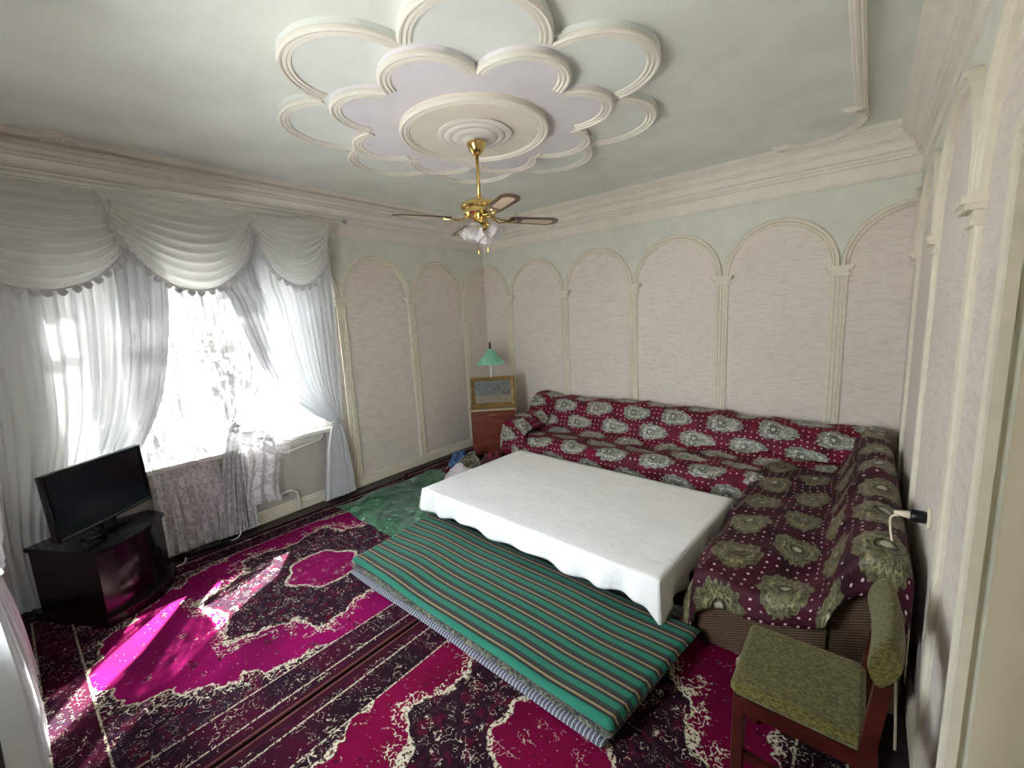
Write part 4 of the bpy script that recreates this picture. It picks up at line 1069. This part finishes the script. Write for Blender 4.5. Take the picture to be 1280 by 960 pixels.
# loose lace end swept to the right below the tie-back
def swirl(u, v):
    # from the tie out and down
    yy = lerp(-3.36, -3.02, v**.8)+.05*sin(u*pi)*v; z = .93-.10*v-.12*u-.10*u*v+.02*sin(u*9+v*4)
    return (.155+.02*sin(u*14+v*3), yy-.02*u, z)
def swirl2(u, v):
    y = lerp(-3.34, -3.10, u)+.02*sin(v*6); z = lerp(.80, .20, v)+.05*sin(u*pi)
    return (.145+.022*sin(u*17+v*1.2), y-.06*v*(1-u), z)
tag(MB().grid(swirl, 24, 30, lambda u, v: (u*.3, .9-v*.4)).add([], []).build('swept_flap', 'lace', lc_, smooth=True))
tag(MB().grid(swirl2, 30, 30, lambda u, v: (u*.4+3, .9-v*.6)).build('hanging_tail', 'lace', lc_, smooth=True))

# heavier curtain on the near wall, at the left edge of the frame
def nearc(name, rows, label, nf, seed, yb, amp):
    R = smooth_poly(sorted(rows), 60)
    z_lo, z_hi = sorted(rows)[0][0], sorted(rows)[-1][0]
    def f(u, v):
        z = lerp(z_hi, z_lo, v); x0, x1, k, yo = interp(R, z)[:4]
        ph_ = 2*pi*nf*u+seed+.4*sin(z*2)
        return (lerp(x0, x1, u), yb+yo+amp*k*sin(ph_)+.01*mn.noise(Vector((u*5, z*2, seed))), max(.02, z))
    return tag(MB().grid(f, 130, 70, lambda u, v: (u*1.2, lerp(z_hi, z_lo, v))).build(name, 'near_cloth', None, smooth=True), label, 'curtain')
nearc('heavy_curtain', [(2.6, .9, 2.3, .8, -.02), (1.6, .95, 2.2, .8, -.02), (1.1, 1.0, 2.0, .8, .01), (.93, 1.05, 1.8, .7, .03), (.82, 1.1, 1.5, .25, -.02), (.74, 1.08, 1.55, .5, -.02), (.4, .98, 1.8, 1, -.005), (.02, .92, 2.0, 1.2, .0)],
      'heavy pale grey curtain tied back at the near left wall', 9, .6, -4.785, .045)

# ------------------------------------------------------------------ small things
def cable(name, pts, r, mat, label, cat='cable'):
    P = smooth_poly(pts, len(pts)*8)
    return tag(MB().tube(P, r, 6).build(name, mat, None, smooth=True), label, cat)
pipe = MB().tube(smooth_poly([(.06, -3.15, .60), (.06, -2.80, .645), (.06, -2.66, .665), (.055, -2.625, .70), (.05, -2.62, .80), (.012, -2.62, .84)], 40), .010, 10)
tag(pipe.build('heating_pipe', 'white_gloss', None, smooth=True), 'white pipe bending up under the right end of the window sill', 'pipe')
pipe = MB().tube(smooth_poly([(.05, -3.20, .20), (.05, -3.02, .235), (.05, -2.955, .215), (.05, -2.93, .17), (.045, -2.925, .018)], 30), .010, 10)
tag(pipe.build('heating_pipe', 'white_gloss', None, smooth=True), 'short white pipe curving into the floor beneath the window', 'pipe')
cable('power_cable', [(.06, -3.66, .025), (.07, -3.3, .02), (.06, -2.9, .02), (.055, -2.4, .02), (.05, -1.6, .02), (.06, -.7, .02)], .006, 'beige_plastic', 'beige cable running along the floor under the skirting')
ps = empty('power_strip', (.19, -3.74, .016), 'black power strip on the floor under the lace curtain', 'power strip', rz=radians(80))
MB().box((-.15, -.028, 0), (.15, .028, .035), .006).build('body', 'black', ps)
for k in range(4): MB().lathe([(0, .0355), (.018, .0355), (.019, .037), (.016, .0375), (0, .036)], (-.10+.065*k, 0, 0), n=14).build('outlet', 'black_gloss', ps)
cable('white_cable', [(.20, -3.58, .03), (.24, -3.54, .05), (.20, -3.50, .07), (.15, -3.50, .10)], .005, 'white_gloss', 'white cable looping at the end of the power strip')
cable('white_cable', [(.20, -3.90, .03), (.27, -3.93, .022), (.27, -4.0, .022), (.20, -4.04, .03), (.16, -4.08, .06)], .005, 'white_gloss', 'white cable curling out beside the television stand')

sock = empty('wall_socket', (RW-.046+.045, -2.30, .90), 'round white wall socket on the right wall above the sofa', 'socket')
MB().lathe([(0, .0), (.042, .0), (.044, .006), (.038, .012), (0, .013)], n=28).xf(lambda x, y, z: (-z-.004, x, y)).build('face_plate', 'beige_plastic', sock, auto=40)
ad = empty('plug_adapter', (RW-.018, -2.30, .90), 'black round adapter plugged into the wall socket', 'plug adapter')
MB().lathe([(0, 0), (.024, 0), (.026, .006), (.026, .042), (.022, .048), (0, .048)], n=24).xf(lambda x, y, z: (-z, x, y)).build('body', 'black', ad, auto=40)
pg = empty('power_plug', (RW-.067, -2.30, .90), 'cream power plug on the black adapter, its cord hanging down', 'plug')
MB().lathe([(0, 0), (.017, 0), (.019, .006), (.014, .034), (.010, .05), (0, .052)], n=18).xf(lambda x, y, z: (-z, x*.9, y*.8)).build('body', 'beige_plastic', pg, auto=40)
MB().tube(smooth_poly([(-.035, 0, -.01), (-.058, .01, -.03), (-.055, .0, -.09), (-.04, -.02, -.17), (-.025, -.10, -.24), (-.012, -.165, -.34), (-.012, -.19, -.56), (.0, -.23, -.80), (.0, -.30, -.87)], 60), .0045, 6).build('cord', 'beige_plastic', pg, smooth=True)
